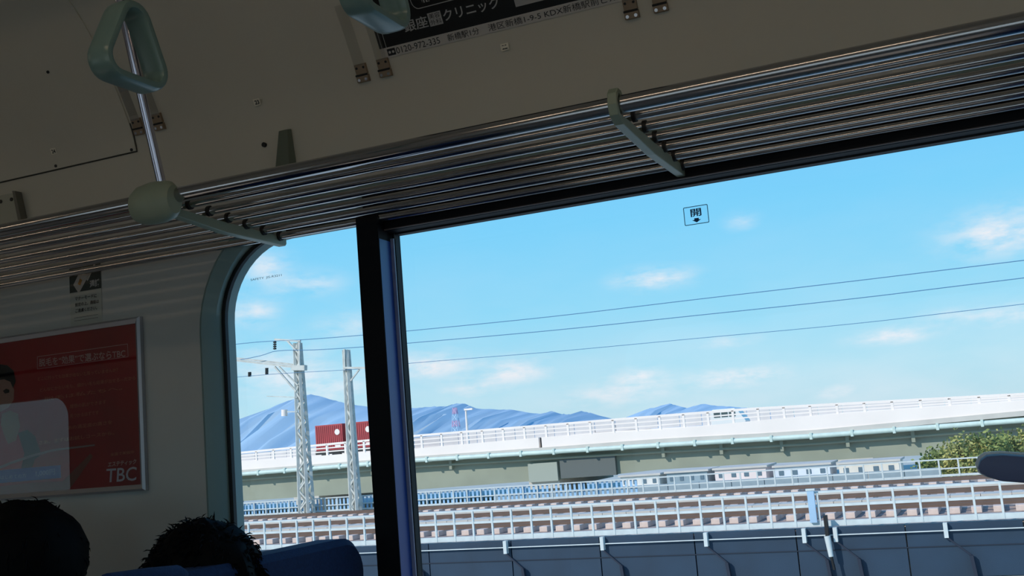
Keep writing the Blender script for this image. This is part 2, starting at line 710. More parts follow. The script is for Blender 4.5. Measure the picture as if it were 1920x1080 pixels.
# ---- advertisement clips with clear holders
def clip(x, label):
    t_ = thing('poster_clip', cor(x, .763, 0.0), label, 'clip', 'poster clips along the upper wall')
    b = MB()
    w = .0135
    for (z0, z1, w_, th) in ((.748, .762, w, .006), (.763, .783, w * .95, .004)):
        vs = []
        for z in (z0, z1):
            for sx in (-1, 1):
                vs.append(cor(x + sx * w_, z, th + .003)); vs.append(cor(x + sx * w_, z, -.002))
        b.add(vs, [(0, 2, 6, 4), (0, 1, 3, 2), (4, 6, 7, 5), (0, 4, 5, 1), (2, 3, 7, 6)])
    b.build('base_plate', M_BRONZE, t_, bevel=.0008)
    hb = MB(); hb.tube([cor(x - w, .7625, .0085), cor(x + w, .7625, .0085)], .0022, 8)
    hb.build('hinge_pin', M_SCREW, t_, smooth=True)
    for sx in (-1, 1):
        for z, r, th in ((.7535, .0033, .009), (.776, .0026, .007)):
            s = MB(); disc_at(s, cor(x + sx * w * .6, z, th - .001), cor_n(z), r, .002)
            s.build('screw', M_STEEL if z < .76 else M_SCREW, t_, smooth=True)
    g = MB()
    zz = [.780 + i * .01 for i in range(12)]
    for a, bb in zip(zz, zz[1:]):
        g.add([cor(x - .0125, a, .0075), cor(x + .0125, a, .0075), cor(x + .0125, bb, .0075), cor(x - .0125, bb, .0075)], [(0, 1, 2, 3)])
    g.build('clear_strip', G_CLIP, t_)
    return t_


for px, py, lab in ((262, 240, 'bronze advertisement clip left of grab pole foot, two screws showing'), (301, 235, 'bronze advertisement clip just right of the grab pole'),
                    (683, 145, 'bronze clip under second strap ring, left of pair by black advertisement'), (725, 137, 'bronze clip at lower left corner of black clinic advertisement'),
                    (1186, 27, 'dim bronze clip at lower right end of black clinic advertisement'), (1240, 15, 'dim bronze clip furthest right along upper wall')):
    clip(hit(px, py).x, lab)

# ---- clinic advertisement (sheet following the cornice)
ad = thing('advertisement_sheet', cor(-.81, .79, 0), 'black and white clinic advertisement with Japanese text curving under the ceiling', 'poster')
_c = hit(718, 111)
AX0, AZ0 = _c.x, _c.z - CZ
AW = .545
AX1 = AX0 + AW


def adf(off):
    return lambda u, v: cor(AX0 + u, AZ0 + v, off)


def sheet(u0, v0, u1, v1, off, material, name, nv=12):
    b = MB()
    f = adf(off)
    for i in range(nv):
        a = v0 + (v1 - v0) * i / nv
        c = v0 + (v1 - v0) * (i + 1) / nv
        b.add([f(u0, a), f(u1, a), f(u1, c), f(u0, c)], [(0, 1, 2, 3)])
    return b.build(name, material, ad)


M_PWHITE = mat('print_white', (196, 192, 186), .35)
M_PBLACK = mat('print_black', (7, 7, 9), .4)
M_PTEXT = mat('print_text_white', (175, 175, 175), .4)
M_PDARK = mat('print_dark', (30, 28, 28), .4)
sheet(0, 0, AW, .0185, .0018, M_PWHITE, 'white_strip', 6)
sheet(0, .0185, AW, .26, .0018, M_PBLACK, 'black_field', 18)
tx = adf(.0024)


def adtext(body, u, v, w, h, material, name, off=.0024, bold=0.0):
    b_ = MB()
    put_text(b_, body, u, v, w, h, adf(off), bold=bold)
    return b_.build(name, material, ad)


def adq(px, py):
    p_ = hit(px, py)
    return p_.x - AX0, p_.z - CZ - AZ0


adtext('0120-972-335', .0355, .0035, .099, .0115, M_PDARK, 'phone_number')
adtext('新橋駅1分', .152, .0030, .069, .0125, M_PDARK, 'address_line')
adtext('港区新橋1-9-5 KDX新橋駅前ビル4F', .241, .0030, .283, .0125, M_PDARK, 'address_line')
quad(MB(), .0155, .0030, .0335, .0155, tx).build('freephone_mark', M_PDARK, ad)
for k in (-1, 1):
    cx = .0245 + k * .004
    tb = MB()
    tb.add([adf(.0028)(cx + .0028 * math.cos(a * PI / 5), .0092 + .0026 * math.sin(a * PI / 5)) for a in range(10)], [tuple(range(10))])
    tb.build('freephone_loop', M_PWHITE, ad)
adtext('銀座', .0665, .0355, .054, .0205, M_PTEXT, 'clinic_lettering', bold=.012)
adtext('クリニック', .1560, .0375, .120, .0195, M_PTEXT, 'clinic_lettering', bold=.012)
quad(MB(), .1235, .0350, .1525, .0580, tx).build('white_block', M_PTEXT, ad)
adtext('美容', .1258, .0475, .0245, .0092, M_PBLACK, 'block_lettering', .0028)
adtext('外科', .1258, .0366, .0245, .0092, M_PBLACK, 'block_lettering', .0028)
u0_, v0_ = adq(776, 19)
ol = rrect(u0_, AW - .04, v0_, .235, .014, 6)
il = rrect(u0_ + .0014, AW - .0414, v0_ + .0014, .2336, .0126, 6)
nn = len(ol)
tb = MB()
tb.add([tx(*p_) for p_ in ol] + [tx(*p_) for p_ in il], [(i, (i + 1) % nn, nn + (i + 1) % nn, nn + i) for i in range(nn)])
tb.build('rounded_outline', M_PTEXT, ad)
u1_, v1_ = adq(790, 6)
adtext('備わる安心', u1_, v1_, .13, .022, M_PTEXT, 'clinic_lettering', bold=.02)
u2_, v2_ = adq(968, 13)
quad(MB(), u2_, v2_, u2_ + .12, v2_ + .034, tx).build('white_block', M_PTEXT, ad)
adtext('診療時間 10:00', u2_ + .015, v2_ + .008, .09, .018, M_PBLACK, 'block_lettering', .0028)
tb = MB()
for x in (0.006, .016):
    for i in range(8):
        a = .0185 + i * .008
        tb.add([tx(x - .0006, a), tx(x + .0006, a), tx(x + .0006, a + .008), tx(x - .0006, a + .008)], [(0, 1, 2, 3)])
tb.build('edge_line', M_PTEXT, ad)

# ================================================================== WINDOWS
GZ1 = Z(.465)          # fixed glass top
win = struct(thing('window_1', (-1.3, WY, Z(-.4)), None, None), 'fixed narrow pane with rounded upper corner, left of black mullion')
XG_ = at(443, 700, 1.955).x
XF_ = at(433, 700, 1.938).x
XK_ = at(422, 700, 1.930).x
l_glass = rrect(XG_, WX1 - .07, Z(-.40), GZ1, 0.165)
l_frm = rrect(XF_, WX1 - .066, Z(-.404), GZ1 + .006, 0.172)
l_gk = rrect(XK_, WX1 - .056, Z(-.414), GZ1 + .014, 0.18)
mb = MB()
loop_band(mb, out_loop, WY - .004, rrect(WX0 + .006, WX1 - .006, Z(WZ0 + .006), Z(WZ1 - .006), .254), WY - .006)
loop_band(mb, rrect(WX0 + .006, WX1 - .006, Z(WZ0 + .006), Z(WZ1 - .006), .254), WY - .006, rrect(WX0 + .03, WX1 - .03, Z(WZ0 + .03), Z(WZ1 - .03), .23), WY + .012)
loop_band(mb, rrect(WX0 + .03, WX1 - .03, Z(WZ0 + .03), Z(WZ1 - .03), .23), WY + .012, l_gk, WY + .03)
loop_band(mb, out_loop, WY - .004, out_loop, WY + .03)
o = mb.build('trim_1', M_TRIM, smooth=True)
struct(o, 'grey-green moulded surround with rounded corner framing the window')
mb = MB()
loop_band(mb, l_gk, WY + .026, l_frm, WY + .026)
loop_band(mb, l_gk, WY + .026, l_gk, WY + .05)
loop_band(mb, l_frm, WY + .026, l_frm, WY + .045)
tag(mb.build('gasket', M_BLACK, win), 'black rubber gasket')
mb = MB()
loop_band(mb, l_frm, WY + .036, l_glass, WY + .055)
loop_band(mb, l_glass, WY + .055, l_glass, WY + .0585)
tag(mb.build('frame', M_TRIM, win, smooth=True), 'pale inner frame edge')
GY = WY + .058
GY2 = WY + .031
# fixed pane: from the rounded left side to the mullion
poly = [p_ for p_ in l_glass if p_[0] < -1.25]
poly = sorted([p_ for p_ in poly if p_[1] > Z(0)], key=lambda q: -q[0]) + sorted([p_ for p_ in poly if p_[1] <= Z(0)], key=lambda q: q[0])
poly = [(-1.11, GZ1)] + poly + [(-1.11, Z(-.40))]
mb = MB().add([(x, GY, z) for x, z in poly], [tuple(range(len(poly)))])
mb.build('pane', G_WIN, win)
mk = MB()
p0 = at(470, 528, GY - .002); p1 = at(528, 519, GY - .002)
put_text(mk, 'SAFETY  JIS-R3211', 0, 0, p1.x - p0.x, .006, lambda u, v: (p0.x + u, GY - .002, p0.z + v))
tag(mk.build('maker_mark', M_PDARK, win), 'tiny dark etched glass mark')

w2 = struct(thing('window_2', (0, WY, Z(-.4)), None, None), 'wide opening window right of the black mullion')
# mullion (black front, side with the sky reflection coloured in blue, thin pale strip, dark gasket)
xm0 = at(680, 622, 1.86).x; xm1 = at(721, 622, 1.86).x
xs_ = at(744, 622, 1.914).x; xt_ = at(750, 622, 1.914).x; xg_ = at(757, 622, 1.93).x - .004
mb = MB().prism([(xm0, 1.86), (xm1, 1.86), (xs_ - .001, 1.913), (xs_ - .001, 1.955), (xm0, 1.955)], lambda x, y: (x, y, Z(-.47)), lambda x, y: (x, y, Z(.46)))
tag(mb.build('mullion', M_FRAME, w2), 'black mullion front')
mb = MB()
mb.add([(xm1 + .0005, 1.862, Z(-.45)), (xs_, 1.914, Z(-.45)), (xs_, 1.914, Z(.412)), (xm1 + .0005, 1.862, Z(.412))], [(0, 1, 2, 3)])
tag(mb.build('side_face', M_NAVY, w2), 'mullion side face coloured blue for the reflected sky')
mb = MB().box(xs_, xt_, 1.912, 1.920, Z(-.45), Z(.418))
tag(mb.build('edge_strip', mat('pale_strip', (150, 158, 190), .35), w2), 'thin pale metal strip')
mb = MB().box(xt_, xg_, 1.916, GY2 + .002, Z(-.45), Z(.43))
tag(mb.build('gasket', M_BLACK, w2), 'black rubber gasket')
# header
mb = MB().box(xm0, WX1 - .06, WY - .012, WY + .06, Z(.4305), Z(.516))
tag(mb.build('header', M_FRAME, w2, bevel=.003), 'black header band')
mb = MB().box(xg_, WX1 - .06, WY - .0155, WY - .008, Z(.4315), Z(.4335))  # highlight along the header edge, modelled as a lighter strip
tag(mb.build('edge_strip', mat('header_highlight', (110, 96, 92), .4), w2), 'thin highlight line along header, made as a strip')
mb = MB().box(xg_ - .004, WX1 - .06, WY + .024, WY + .036, Z(.4277), Z(.4315))
mb.build('gasket', M_BLACK, w2)
mb = MB().box(-1.145, WX1 - .05, WY - .004, WY + .06, Z(-.47), Z(-.395))
mb.build('sill', M_FRAME, w2, bevel=.003)
mb = MB().add([(xt_, GY2, Z(-.4)), (WX1 - .06, GY2, Z(-.4)), (WX1 - .06, GY2, Z(.43)), (xt_, GY2, Z(.43))], [(0, 1, 2, 3)])
mb.build('pane', G_WIN, w2)

# opening sticker on the pane
stk = thing('open_sticker', (-.458, GY2, Z(.37)), 'small rectangular sticker with kanji and down arrow on window pane', 'sticker')
sx0, sx1, sz0, sz1 = -.4800, -.4345, Z(.3545), Z(.3885)
fy = lambda u, v: (u, GY2 - .0015, v)
SP = mat('sticker_ink', (28, 96, 150), .5)
mb = MB()
oo = rrect(sx0, sx1, sz0, sz1, .0022, 4); ii = rrect(sx0 + .0013, sx1 - .0013, sz0 + .0013, sz1 - .0013, .0012, 4)
nn = len(oo)
mb.add([fy(*p_) for p_ in oo + ii], [(i, (i + 1) % nn, nn + (i + 1) % nn, nn + i) for i in range(nn)])
mb.build('border', SP, stk)
mb = MB()
put_text(mb, '開', (sx0 + sx1) / 2 - .010, sz0 + .0145, .020, .0145, fy, bold=.02)
xc = (sx0 + sx1) / 2
mb.build('kanji', SP, stk)
mb = MB()
mb.add([fy(xc - .0085, sz0 + .0085), fy(xc, sz0 + .0035), fy(xc + .0085, sz0 + .0085)], [(0, 1, 2)])
quad(mb, xc - .0042, sz0 + .0085, xc + .0042, sz0 + .0115, fy)
mb.build('arrow', SP, stk)
mb = MB().add([(x, GY2 - .001, z) for x, z in oo], [tuple(range(nn))])
mb.build('film', glassmat('sticker_film', (.86, .95, 1.0), .02), stk)

# opposite windows' glass
for k, h_ in enumerate(oh):
    o = MB().add([(x, OY - .03, z) for x, z in h_], [tuple(range(len(h_)))]).build('window_%d' % (k + 3), G_WIN)
    struct(o)
# left end of the opposite first window: dark blind half drawn
# ================================================================== LUGGAGE RACK
rack = thing('luggage_rack', (-.5, 1.7, Z(.45)), 'overhead luggage rack of polished steel pipes above the window', 'luggage rack')
NP = 7
RP = []
for i in range(NP):
    t_ = i / (NP - 1)
    RP.append((1.537 + (1.872 - 1.537) * t_, .481 + (.4545 - .481) * t_))
for i, (y, z) in enumerate(RP):
    r = .0140 if i == 0 else .0076
    mb = MB().tube([(XL + .02, y, Z(z)), (XR - .02, y, Z(z))], r, 20 if i == 0 else 16)
    o = mb.build('rail', M_STEEL, rack, smooth=True)
    if i == 0:
        o['label'] = 'thicker front rail of the rack'

def arm(x, th):
    """slim bracket hooked over the front rail and running down to the wall"""
    y0, z0 = RP[0]
    pts = [(y0 + .016, z0 + .014), (y0 + .006, z0 + .024), (y0 - .010, z0 + .024), (y0 - .021, z0 + .014), (y0 - .024, z0 - .004),
           (y0 - .019, z0 - .020), (y0 + .002, z0 - .030), (1.70, z0 - .043), (1.893, .4365), (1.897, .441), (1.897, .472), (1.885, .470), (1.865, .456), (1.70, z0 - .022),
           (y0 + .012, z0 - .016), (y0 - .008, z0 - .017), (y0 - .0165, z0 + .002), (y0 - .008, z0 + .0155)]
    mb = MB()
    mb.prism(pts, lambda y, z: (x - th / 2, y, Z(z)), lambda y, z: (x + th / 2, y, Z(z)))
    o = mb.build('bracket', M_BRKT, rack, bevel=.0018)
    for (y, z) in RP[1:]:
        cb = MB().tube([(x + th / 2 - .001, y, Z(z)), (x + th / 2 + .005, y, Z(z))], .0105, 12)
        cb.build('socket', M_BLACK if False else M_SCREW, o, smooth=True)
    return o


arm(-.467, .015)
arm(.385, .016)
arm(-2.19, .016)
a1 = arm(-1.334, .018)
# moulded boss that carries the grab pole
mb = MB()
y0, z0 = RP[0]
secs = [(-1.392, .012, .010), (-1.388, .022, .026), (-1.374, .029, .033), (-1.350, .032, .036), (-1.325, .030, .036), (-1.308, .026, .032), (-1.300, .020, .024)]
n = 18
rings = []
for (x, ry, rz) in secs:
    ring = []
    for k in range(n):
        a = 2 * PI * k / n
        ring.append((x, y0 - .012 + ry * math.cos(a) * (1.0), Z(z0 - .010 + rz * 1.08 * math.sin(a))))
    rings.append(ring)
vs = [q for rg in rings for q in rg]
fs = [(i * n + k, i * n + (k + 1) % n, (i + 1) * n + (k + 1) % n, (i + 1) * n + k) for i in range(len(secs) - 1) for k in range(n)]
fs += [tuple(range(n - 1, -1, -1)), tuple((len(secs) - 1) * n + k for k in range(n))]
mb.add(vs, fs)
tag(mb.build('pole_boss', M_BRKT, rack, smooth=True), 'rounded grey-green boss holding the pole')

# grab pole
gp = thing('grab_pole', (-1.326, y0 - .012, Z(z0 + .02)), 'slanting polished grab pole rising from rack bracket to ceiling', 'pole')
q0 = Vector((-1.326, y0 - .012, Z(.494)))
_r = ray(250, 111)
_r = _r * (-1.326 / _r.x)
q1 = Vector((_r.x, _r.y, Z(_r.z)))

q2 = q1 + (q1 - q0) * ((Z(1.10) - q1.z) / (q1.z - q0.z))
MB().tube([q0, q1, q2], .0085, 14).build('tube', M_POLE, gp, smooth=True)
MB().tube([q2 - (q1 - q0).normalized() * .03, q2 + (q1 - q0).normalized() * .006], .018, 14).build('ceiling_flange', M_BRKT, gp, smooth=True)
MB().tube([q0 - (q1 - q0).normalized() * .002, q0 + (q1 - q0).normalized() * .012], .0125, 14).build('collar', M_BRKT, gp, smooth=True)

# tapered support brackets on the wall behind the rack
def taper(x, label):
    t_ = thing('rack_support', (x, 1.9, Z(.62)), label, 'support')
    mb = MB()
    wt_, wb = .0135, .027
    zt, zb_ = .688, .56
    vs = [(x - wb, 1.899, Z(zb_)), (x + wb, 1.899, Z(zb_)), (x + wt_, 1.899, Z(zt)), (x - wt_, 1.899, Z(zt)),
          (x - wb * .8, 1.872, Z(zb_)), (x + wb * .8, 1.872, Z(zb_)), (x + wt_ * .8, 1.886, Z(zt - .004)), (x - wt_ * .8, 1.886, Z(zt - .004))]
    mb.add(vs, [(0, 1, 5, 4), (1, 2, 6, 5), (2, 3, 7, 6), (3, 0, 4, 7), (4, 5, 6, 7), (0, 3, 2, 1)])
    mb.build('tapered_block', mat('support_paint', (104, 112, 98), .5), t_, bevel=.002)
    return t_


taper(-1.312, 'dark tapered support block on wall behind the rack, right of black stop')
t2 = thing('mounting_plate', (-2.115, 1.9, Z(.62)), 'pale mounting plate with two holes at far left above rack', 'plate')
c_ = [at(-20, 372, 1.895), at(32, 362, 1.895), at(44, 416, 1.895), at(-20, 430, 1.895)]
mb = MB()
mb.add([(p_.x, 1.8985, p_.z) for p_ in c_] + [(p_.x, 1.888, p_.z) for p_ in c_], [(4, 5, 6, 7), (0, 1, 5, 4), (1, 2, 6, 5), (2, 3, 7, 6), (3, 0, 4, 7)])
mb.build('plate', mat('plate_paint', (176, 176, 160), .5), t2, bevel=.0015)
for px, py in ((22, 374), (2, 378)):
    p_ = at(px, py, 1.888)
    s = MB(); disc_at(s, Vector((p_.x, 1.8875, p_.z)), (0, -1, 0), .0046, .0015, 12)
    s.build('bolt_hole', M_SCREW, t2, smooth=True)
mb = MB()
c_ = [at(33, 360, 1.895), at(38, 360, 1.895), at(50, 414, 1.895), at(44, 416, 1.895)]
mb.add([(p_.x, 1.8985, p_.z) for p_ in c_] + [(p_.x, 1.879, p_.z) for p_ in c_], [(4, 5, 6, 7), (0, 1, 5, 4), (1, 2, 6, 5), (2, 3, 7, 6), (3, 0, 4, 7)])
mb.build('plate_shadow', mat('plate_shadow_tone', (110, 108, 98), .5), t2)  # shadow at the plate's right edge, built as a darker sliver

# ================================================================== POSTER IN FRAME
PX0, PX1, PZ0, PZ1 = -2.262, -1.722, Z(-.050), Z(.334)
po = thing('framed_poster', ((PX0 + PX1) / 2, WY, PZ0), 'red beauty salon poster in silver frame on the side wall', 'poster')
YF = WY - .014


def bevel_frame(mb, x0, x1, z0, z1, w):
    o_ = [(x0, z0), (x1, z0), (x1, z1), (x0, z1)]
    m_ = [(x0 + w * .35, z0 + w * .35), (x1 - w * .35, z0 + w * .35), (x1 - w * .35, z1 - w * .35), (x0 + w * .35, z1 - w * .35)]
    i_ = [(x0 + w, z0 + w), (x1 - w, z0 + w), (x1 - w, z1 - w), (x0 + w, z1 - w)]
    loop_band(mb, o_, WY - .001, o_, YF + .003)
    loop_band(mb, o_, YF + .003, m_, YF - .002)
    loop_band(mb, m_, YF - .002, i_, YF + .004)
    loop_band(mb, i_, YF + .004, i_, WY - .006)


mb = MB(); bevel_frame(mb, PX0, PX1, PZ0, PZ1, .014)
tag(mb.build('frame', M_ALU, po), 'silver bevelled frame')
iw = .014
ix0, ix1, iz0, iz1 = PX0 + iw, PX1 - iw, PZ0 + iw, PZ1 - iw
W_, H_ = ix1 - ix0, iz1 - iz0


def pf(off):
    return lambda u, v: (ix0 + u, WY - .006 - off, iz0 + v)


mb = quad(MB(), 0, 0, W_, H_, pf(0))
PR = mat('poster_red', (190, 38, 36), .5, noise=.45, nscale=3.5)
mb.build('print_sheet', PR, po)
# convert poster pixels to sheet coordinates
def pp(px, py):
    p_ = at(px, py, WY - .006)
    return (p_.x - ix0, p_.z - iz0)


def blob(name, pts, off, material):
    b = MB()
    f = pf(off)
    pts2 = [pp(*q) for q in pts]
    tri = tessellate_polygon([[Vector((q[0], q[1], 0)) for q in pts2]])
    b.add([f(*q) for q in pts2], [tuple(t__) for t__ in tri])
    return b.build(name, material, po)


skin_p = mat('print_skin', (196, 150, 130), .5)
blob('printed_figure_dress', [(-24, 800), (-5, 790), (10, 800), (30, 790), (45, 815), (50, 850), (42, 880), (-26, 888)], .0004, mat('print_crimson', (196, 40, 56), .5))
blob('printed_figure_face', [(-22, 712), (-8, 706), (10, 708), (22, 716), (27, 732), (26, 750), (16, 764), (2, 772), (-14, 770)], .0006, skin_p)
blob('printed_figure_hair', [(-26, 690), (0, 683), (14, 685), (26, 695), (30, 715), (25, 728), (20, 716), (8, 711), (-10, 714), (-26, 730)], .0008, M_PBLACK)
blob('printed_figure_arm', [(4, 776), (20, 770), (34, 776), (38, 800), (30, 826), (16, 832), (8, 816), (2, 796)], .0008, mat('print_skin2', (180, 146, 118), .5))
blob('printed_figure_eye', [(6, 733), (12, 729), (18, 731), (18, 736), (10, 738)], .001, M_PBLACK)
blob('printed_glove', [(34, 812), (52, 806), (66, 818), (78, 852), (66, 860), (60, 880), (40, 878), (46, 850)], .0006, mat('print_charcoal', (26, 26, 40), .5))
blob('printed_floor_tint', [(-26, 915), (60, 905), (118, 902), (170, 850), (174, 856), (140, 905), (122, 926), (-26, 938)], .0003, mat('print_tan', (150, 84, 70), .5))
blob('printed_beige_swoosh', [(-26, 884), (20, 866), (60, 852), (100, 842), (178, 833), (178, 836), (100, 846), (60, 857), (20, 871), (-26, 890)], .0007, mat('print_grey', (170, 150, 145), .5))
blob('blue_band', [(-26, 884), (114, 872), (115, 896), (-26, 908)], .0009, mat('print_blue', (40, 108, 190), .45))
gl = MB()
f2 = pf(.0014)


def ptext(body, x0, y0, x1, y1, hpx, mb_, bold=0.0, slant=0.0):
    a = pp(x0, y0); b = pp(x1, y1)
    h = hpx / 885.0
    sl = (b[1] - a[1]) / (b[0] - a[0])
    fn_ = lambda u, v: f2(a[0] + u, a[1] + v + sl * u)
    return put_text(mb_, body, 0, 0, b[0] - a[0], h, fn_, bold=bold, slant=slant)


M_ROSE = mat('print_rose', (232, 190, 184), .5)
ptext('脱毛を“効果”で選ぶならTBC', 74, 688, 236, 670, 17, gl, bold=.01)
tag(gl.build('headline_lettering', M_ROSE, po), 'pale boxed headline in Japanese')
gl = MB()
ol = [pp(71, 669), pp(240, 645), pp(241, 669), pp(71, 692)]
for a, b in zip(ol, ol[1:] + ol[:1]):
    d = Vector((b[0] - a[0], b[1] - a[1])).normalized()
    nrm = Vector((-d.y, d.x)) * .0006
    gl.add([f2(a[0] - nrm.x, a[1] - nrm.y), f2(b[0] - nrm.x, b[1] - nrm.y), f2(b[0] + nrm.x, b[1] + nrm.y), f2(a[0] + nrm.x, a[1] + nrm.y)], [(0, 1, 2, 3)])
gl.build('headline_border', M_ROSE, po)
gl = MB()
ptext('エステティック', 203, 876, 256, 870, 10, gl, bold=.03, slant=.15)
gl.build('salon_lettering', M_ROSE, po)
gl = MB()
ptext('TBC', 199, 905, 256, 901, 27, gl, slant=.12, bold=.01)
tag(gl.build('salon_logo', mat('print_logo', (235, 222, 226), .5), po), 'large white letters TBC')
gl = MB()
rows = [('どこに行っても効果が出ないと思っていませんか？', 72, 714, 222, 697, 8), ('どんなにかたい毛も、細かい毛も結果が出せる—だから', 76, 735, 255, 712, 8),
        ('脱毛は私たちへ。', 84, 752, 230, 731, 8), ('理想の肌ができます', 132, 766, 200, 757, 8), ('見つかるはずです', 132, 784, 186, 777, 8),
        ('あの満足度の高さを', 128, 806, 211, 795, 8), ('さあ、まずはお試しコースから。', 74, 834, 215, 815, 8), ('全国で実施中', 208, 855, 252, 850, 6)]
for r_ in rows:
    gl = MB()
    ptext(r_[0], *r_[1:], gl)
    gl.build('small_lettering', mat('print_copper', (226, 136, 112), .5), po)
gl = MB()
ptext('はじめての方', 2, 899, 50, 895, 8, gl)
gl.build('price_lettering', mat('print_paleblue', (150, 190, 225), .5), po)
gl = MB()
ptext('1,000円', 68, 894, 104, 890, 12, gl, bold=.01)
gl.build('price_lettering', mat('print_paleblue', (150, 190, 225), .5), po)
mb = quad(MB(), 0, 0, W_, H_, pf(.0035))
tag(mb.build('cover', G_COVER, po), 'clear glossy cover sheet')

# ---- phone manners notice
nt_ = thing('phone_notice', (-1.888, WY, Z(.34)), 'small phone manners notice with dark pictogram above the poster', 'sign')
nx0, nx1, nz0, nz1 = -1.936, -1.840, Z(.332), Z(.478)
nf = lambda off: (lambda u, v: (nx0 + u, WY - .001 - off, nz0 + v))
quad(MB(), 0, 0, .096, .146, nf(0)).build('backing', mat('notice_backing', (186, 184, 172), .45), nt_)
quad(MB(), 0, .082, .096, .146, nf(.0004)).build('dark_panel', mat('notice_dark', (62, 64, 56), .45), nt_)
mb = MB()
f = nf(.0008)
mb.add([f(.012, .100), f(.028, .078), f(.062, .119), f(.040, .138)], [(0, 1, 2, 3)])
mb.add([f(.052, .108), f(.056, .103), f(.082, .141), f(.078, .143)], [(0, 1, 2, 3)])
mb.build('phone_pictogram', mat('notice_white', (196, 184, 172), .45), nt_)
mb = MB(); put_text(mb, '通話', .062, .087, .030, .018, f, bold=.03)
mb.build('badge_lettering', mat('notice_grey', (176, 172, 168), .45), nt_)
mb = MB(); f = nf(.0012)
mb.add([f(.026, .100), f(.034, .096), f(.040, .108), f(.034, .112), f(.036, .118), f(.030, .106)], [(0, 1, 2), (0, 2, 3), (0, 3, 4), (0, 4, 5)])
mb.build('orange_mark', mat('notice_orange', (176, 122, 52), .5), nt_)
mb = MB(); f = nf(.0008)
put_text(mb, 'マナーモードに', .016, .062, .066, .009, f, bold=.02)
put_text(mb, '設定の上、通話は', .016, .048, .072, .009, f, bold=.02)
put_text(mb, 'ご遠慮ください。', .016, .034, .066, .009, f, bold=.02)
for k in range(2):
    quad(mb, .012, .022 - k * .007, .084, .0228 - k * .007, f)
mb.build('notice_lettering', mat('notice_ink', (52, 46, 42), .5), nt_)

# ================================================================== HANGING STRAPS
def ring_path(w, h, r, n=7):
    """rounded triangle, base at the bottom, apex on top, in (y,z)"""
    P = [Vector((-w / 2, 0)), Vector((w / 2, 0)), Vector((0, h))]
    rr = [r, r, r * 1.1]
    out = []
    for i in range(3):
        a, b, c = P[i - 1], P[i], P[(i + 1) % 3]
        u = (a - b).normalized(); v = (c - b).normalized()
        ang = u.angle(v)
        d = rr[i] / math.tan(ang / 2)
        bis = (u + v).normalized()
        cen = b + bis * (rr[i] / math.sin(ang / 2))
        s = b + u * d; e = b + v * d
        a0 = math.atan2(s.y - cen.y, s.x - cen.x); a1 = math.atan2(e.y - cen.y, e.x - cen.x)
        while a1 - a0 > PI: a1 -= 2 * PI
        while a1 - a0 < -PI: a1 += 2 * PI
        for k in range(n + 1):
            t_ = a0 + (a1 - a0) * k / n
            out.append((cen.x + rr[i] * math.cos(t_), cen.y + rr[i] * math.sin(t_)))
    return out


BARZ = Z(1.02)


def strap(x, y, zb, label, tilt=0.0):
    s = thing('hanging_strap', (x, y, zb), label, 'hanging strap', 'hanging straps over the aisle')
    path = [(x + tilt * v, y + u, zb + v) for u, v in ring_path(.136, .142, .023)]
    mb = MB().tube(path, .01, 14, closed=True, ref=(1, 0, 0), ell=(.020, .0078))
    mb.build('ring', M_RING, s, smooth=True)
    top = Vector((x + tilt * .12, y, zb + .132))
    mb = MB()
    mb.bar(top + Vector((0, 0, -.006)), (x, y, BARZ + .02), .0035, .026, up=(1, 0, 0))
    mb.build('band', M_BAND, s)
    mb = MB().box(x - .016, x + .016, y - .009, y + .009, zb + .126, zb + .164)
    mb.build('band_sleeve', M_RING, s, bevel=.003)
    return s


bar = thing('strap_bar', (-.9, 1.157, BARZ), 'horizontal steel strap bar under the ceiling, mostly above view', 'bar')
MB().tube([(-2.6, 1.157, BARZ + .02), (1.5, 1.157, BARZ + .02)], .011, 14).build('tube', M_STEEL, bar, smooth=True)
for x in (-2.4, -.1, 1.4):
    MB().tube([(x, 1.157, BARZ + .02), (x, 1.157, Z(1.12))], .009, 10).build('hanger', M_STEEL, bar, smooth=True)
strap(-1.058, 1.157, Z(.539), 'grey-green triangular hanging strap ring at upper left in front of pole')
strap(-.655, 1.157, Z(.537), 'grey-green triangular strap ring cut by top edge beside black advertisement')

# ================================================================== SEATS
def seat_unit(xb, facing, y0, y1, ztop, label):
    """transverse bench: back plane at xb, occupant faces `facing` (-1 towards -X)"""
    s = thing('seat', (xb, (y0 + y1) / 2, 0), label, 'seat')
    pts = []
    th0, th1 = .10, .055
    # backrest as rounded outline in Y-Z lofted over thickness
    hh = ztop
    ol = rrect(y0, y1, .40, hh, .075, 8)
    il = rrect(y0 + .012, y1 - .012, .412, hh - .012, .065, 8)
    n = len(ol)
    vs = []
    def xo(z, k):
        lean = (z - .4) * -.10 * facing
        return xb + lean + k * facing
    layers = [(il, -.035), (ol, -.022), (ol, .028), (il, .042)]
    for lp, k in layers:
        vs += [(xo(z, k), y, z) for y, z in lp]
    fs = []
    for L in range(3):
        for i in range(n):
            j = (i + 1) % n
            fs.append((L * n + i, L * n + j, (L + 1) * n + j, (L + 1) * n + i))
    fs += [tuple(range(n)), tuple(3 * n + i for i in range(n - 1, -1, -1))]
    MB().add(vs, fs).build('backrest', M_SEAT, s, smooth=True)
    # base cushion and plinth
    x0, x1 = (xb + facing * .5, xb + facing * .05)
    MB().box(min(x0, x1), max(x0, x1), y0 + .01, y1 - .01, .34, .44).build('cushion', M_SEAT, s, bevel=.03, smooth=True)
    MB().box(min(x0, x1) + .05, max(x0, x1), y0 + .04, y1 - .04, .0, .34).build('plinth', M_SEATSHELL, s, bevel=.01)
    return s


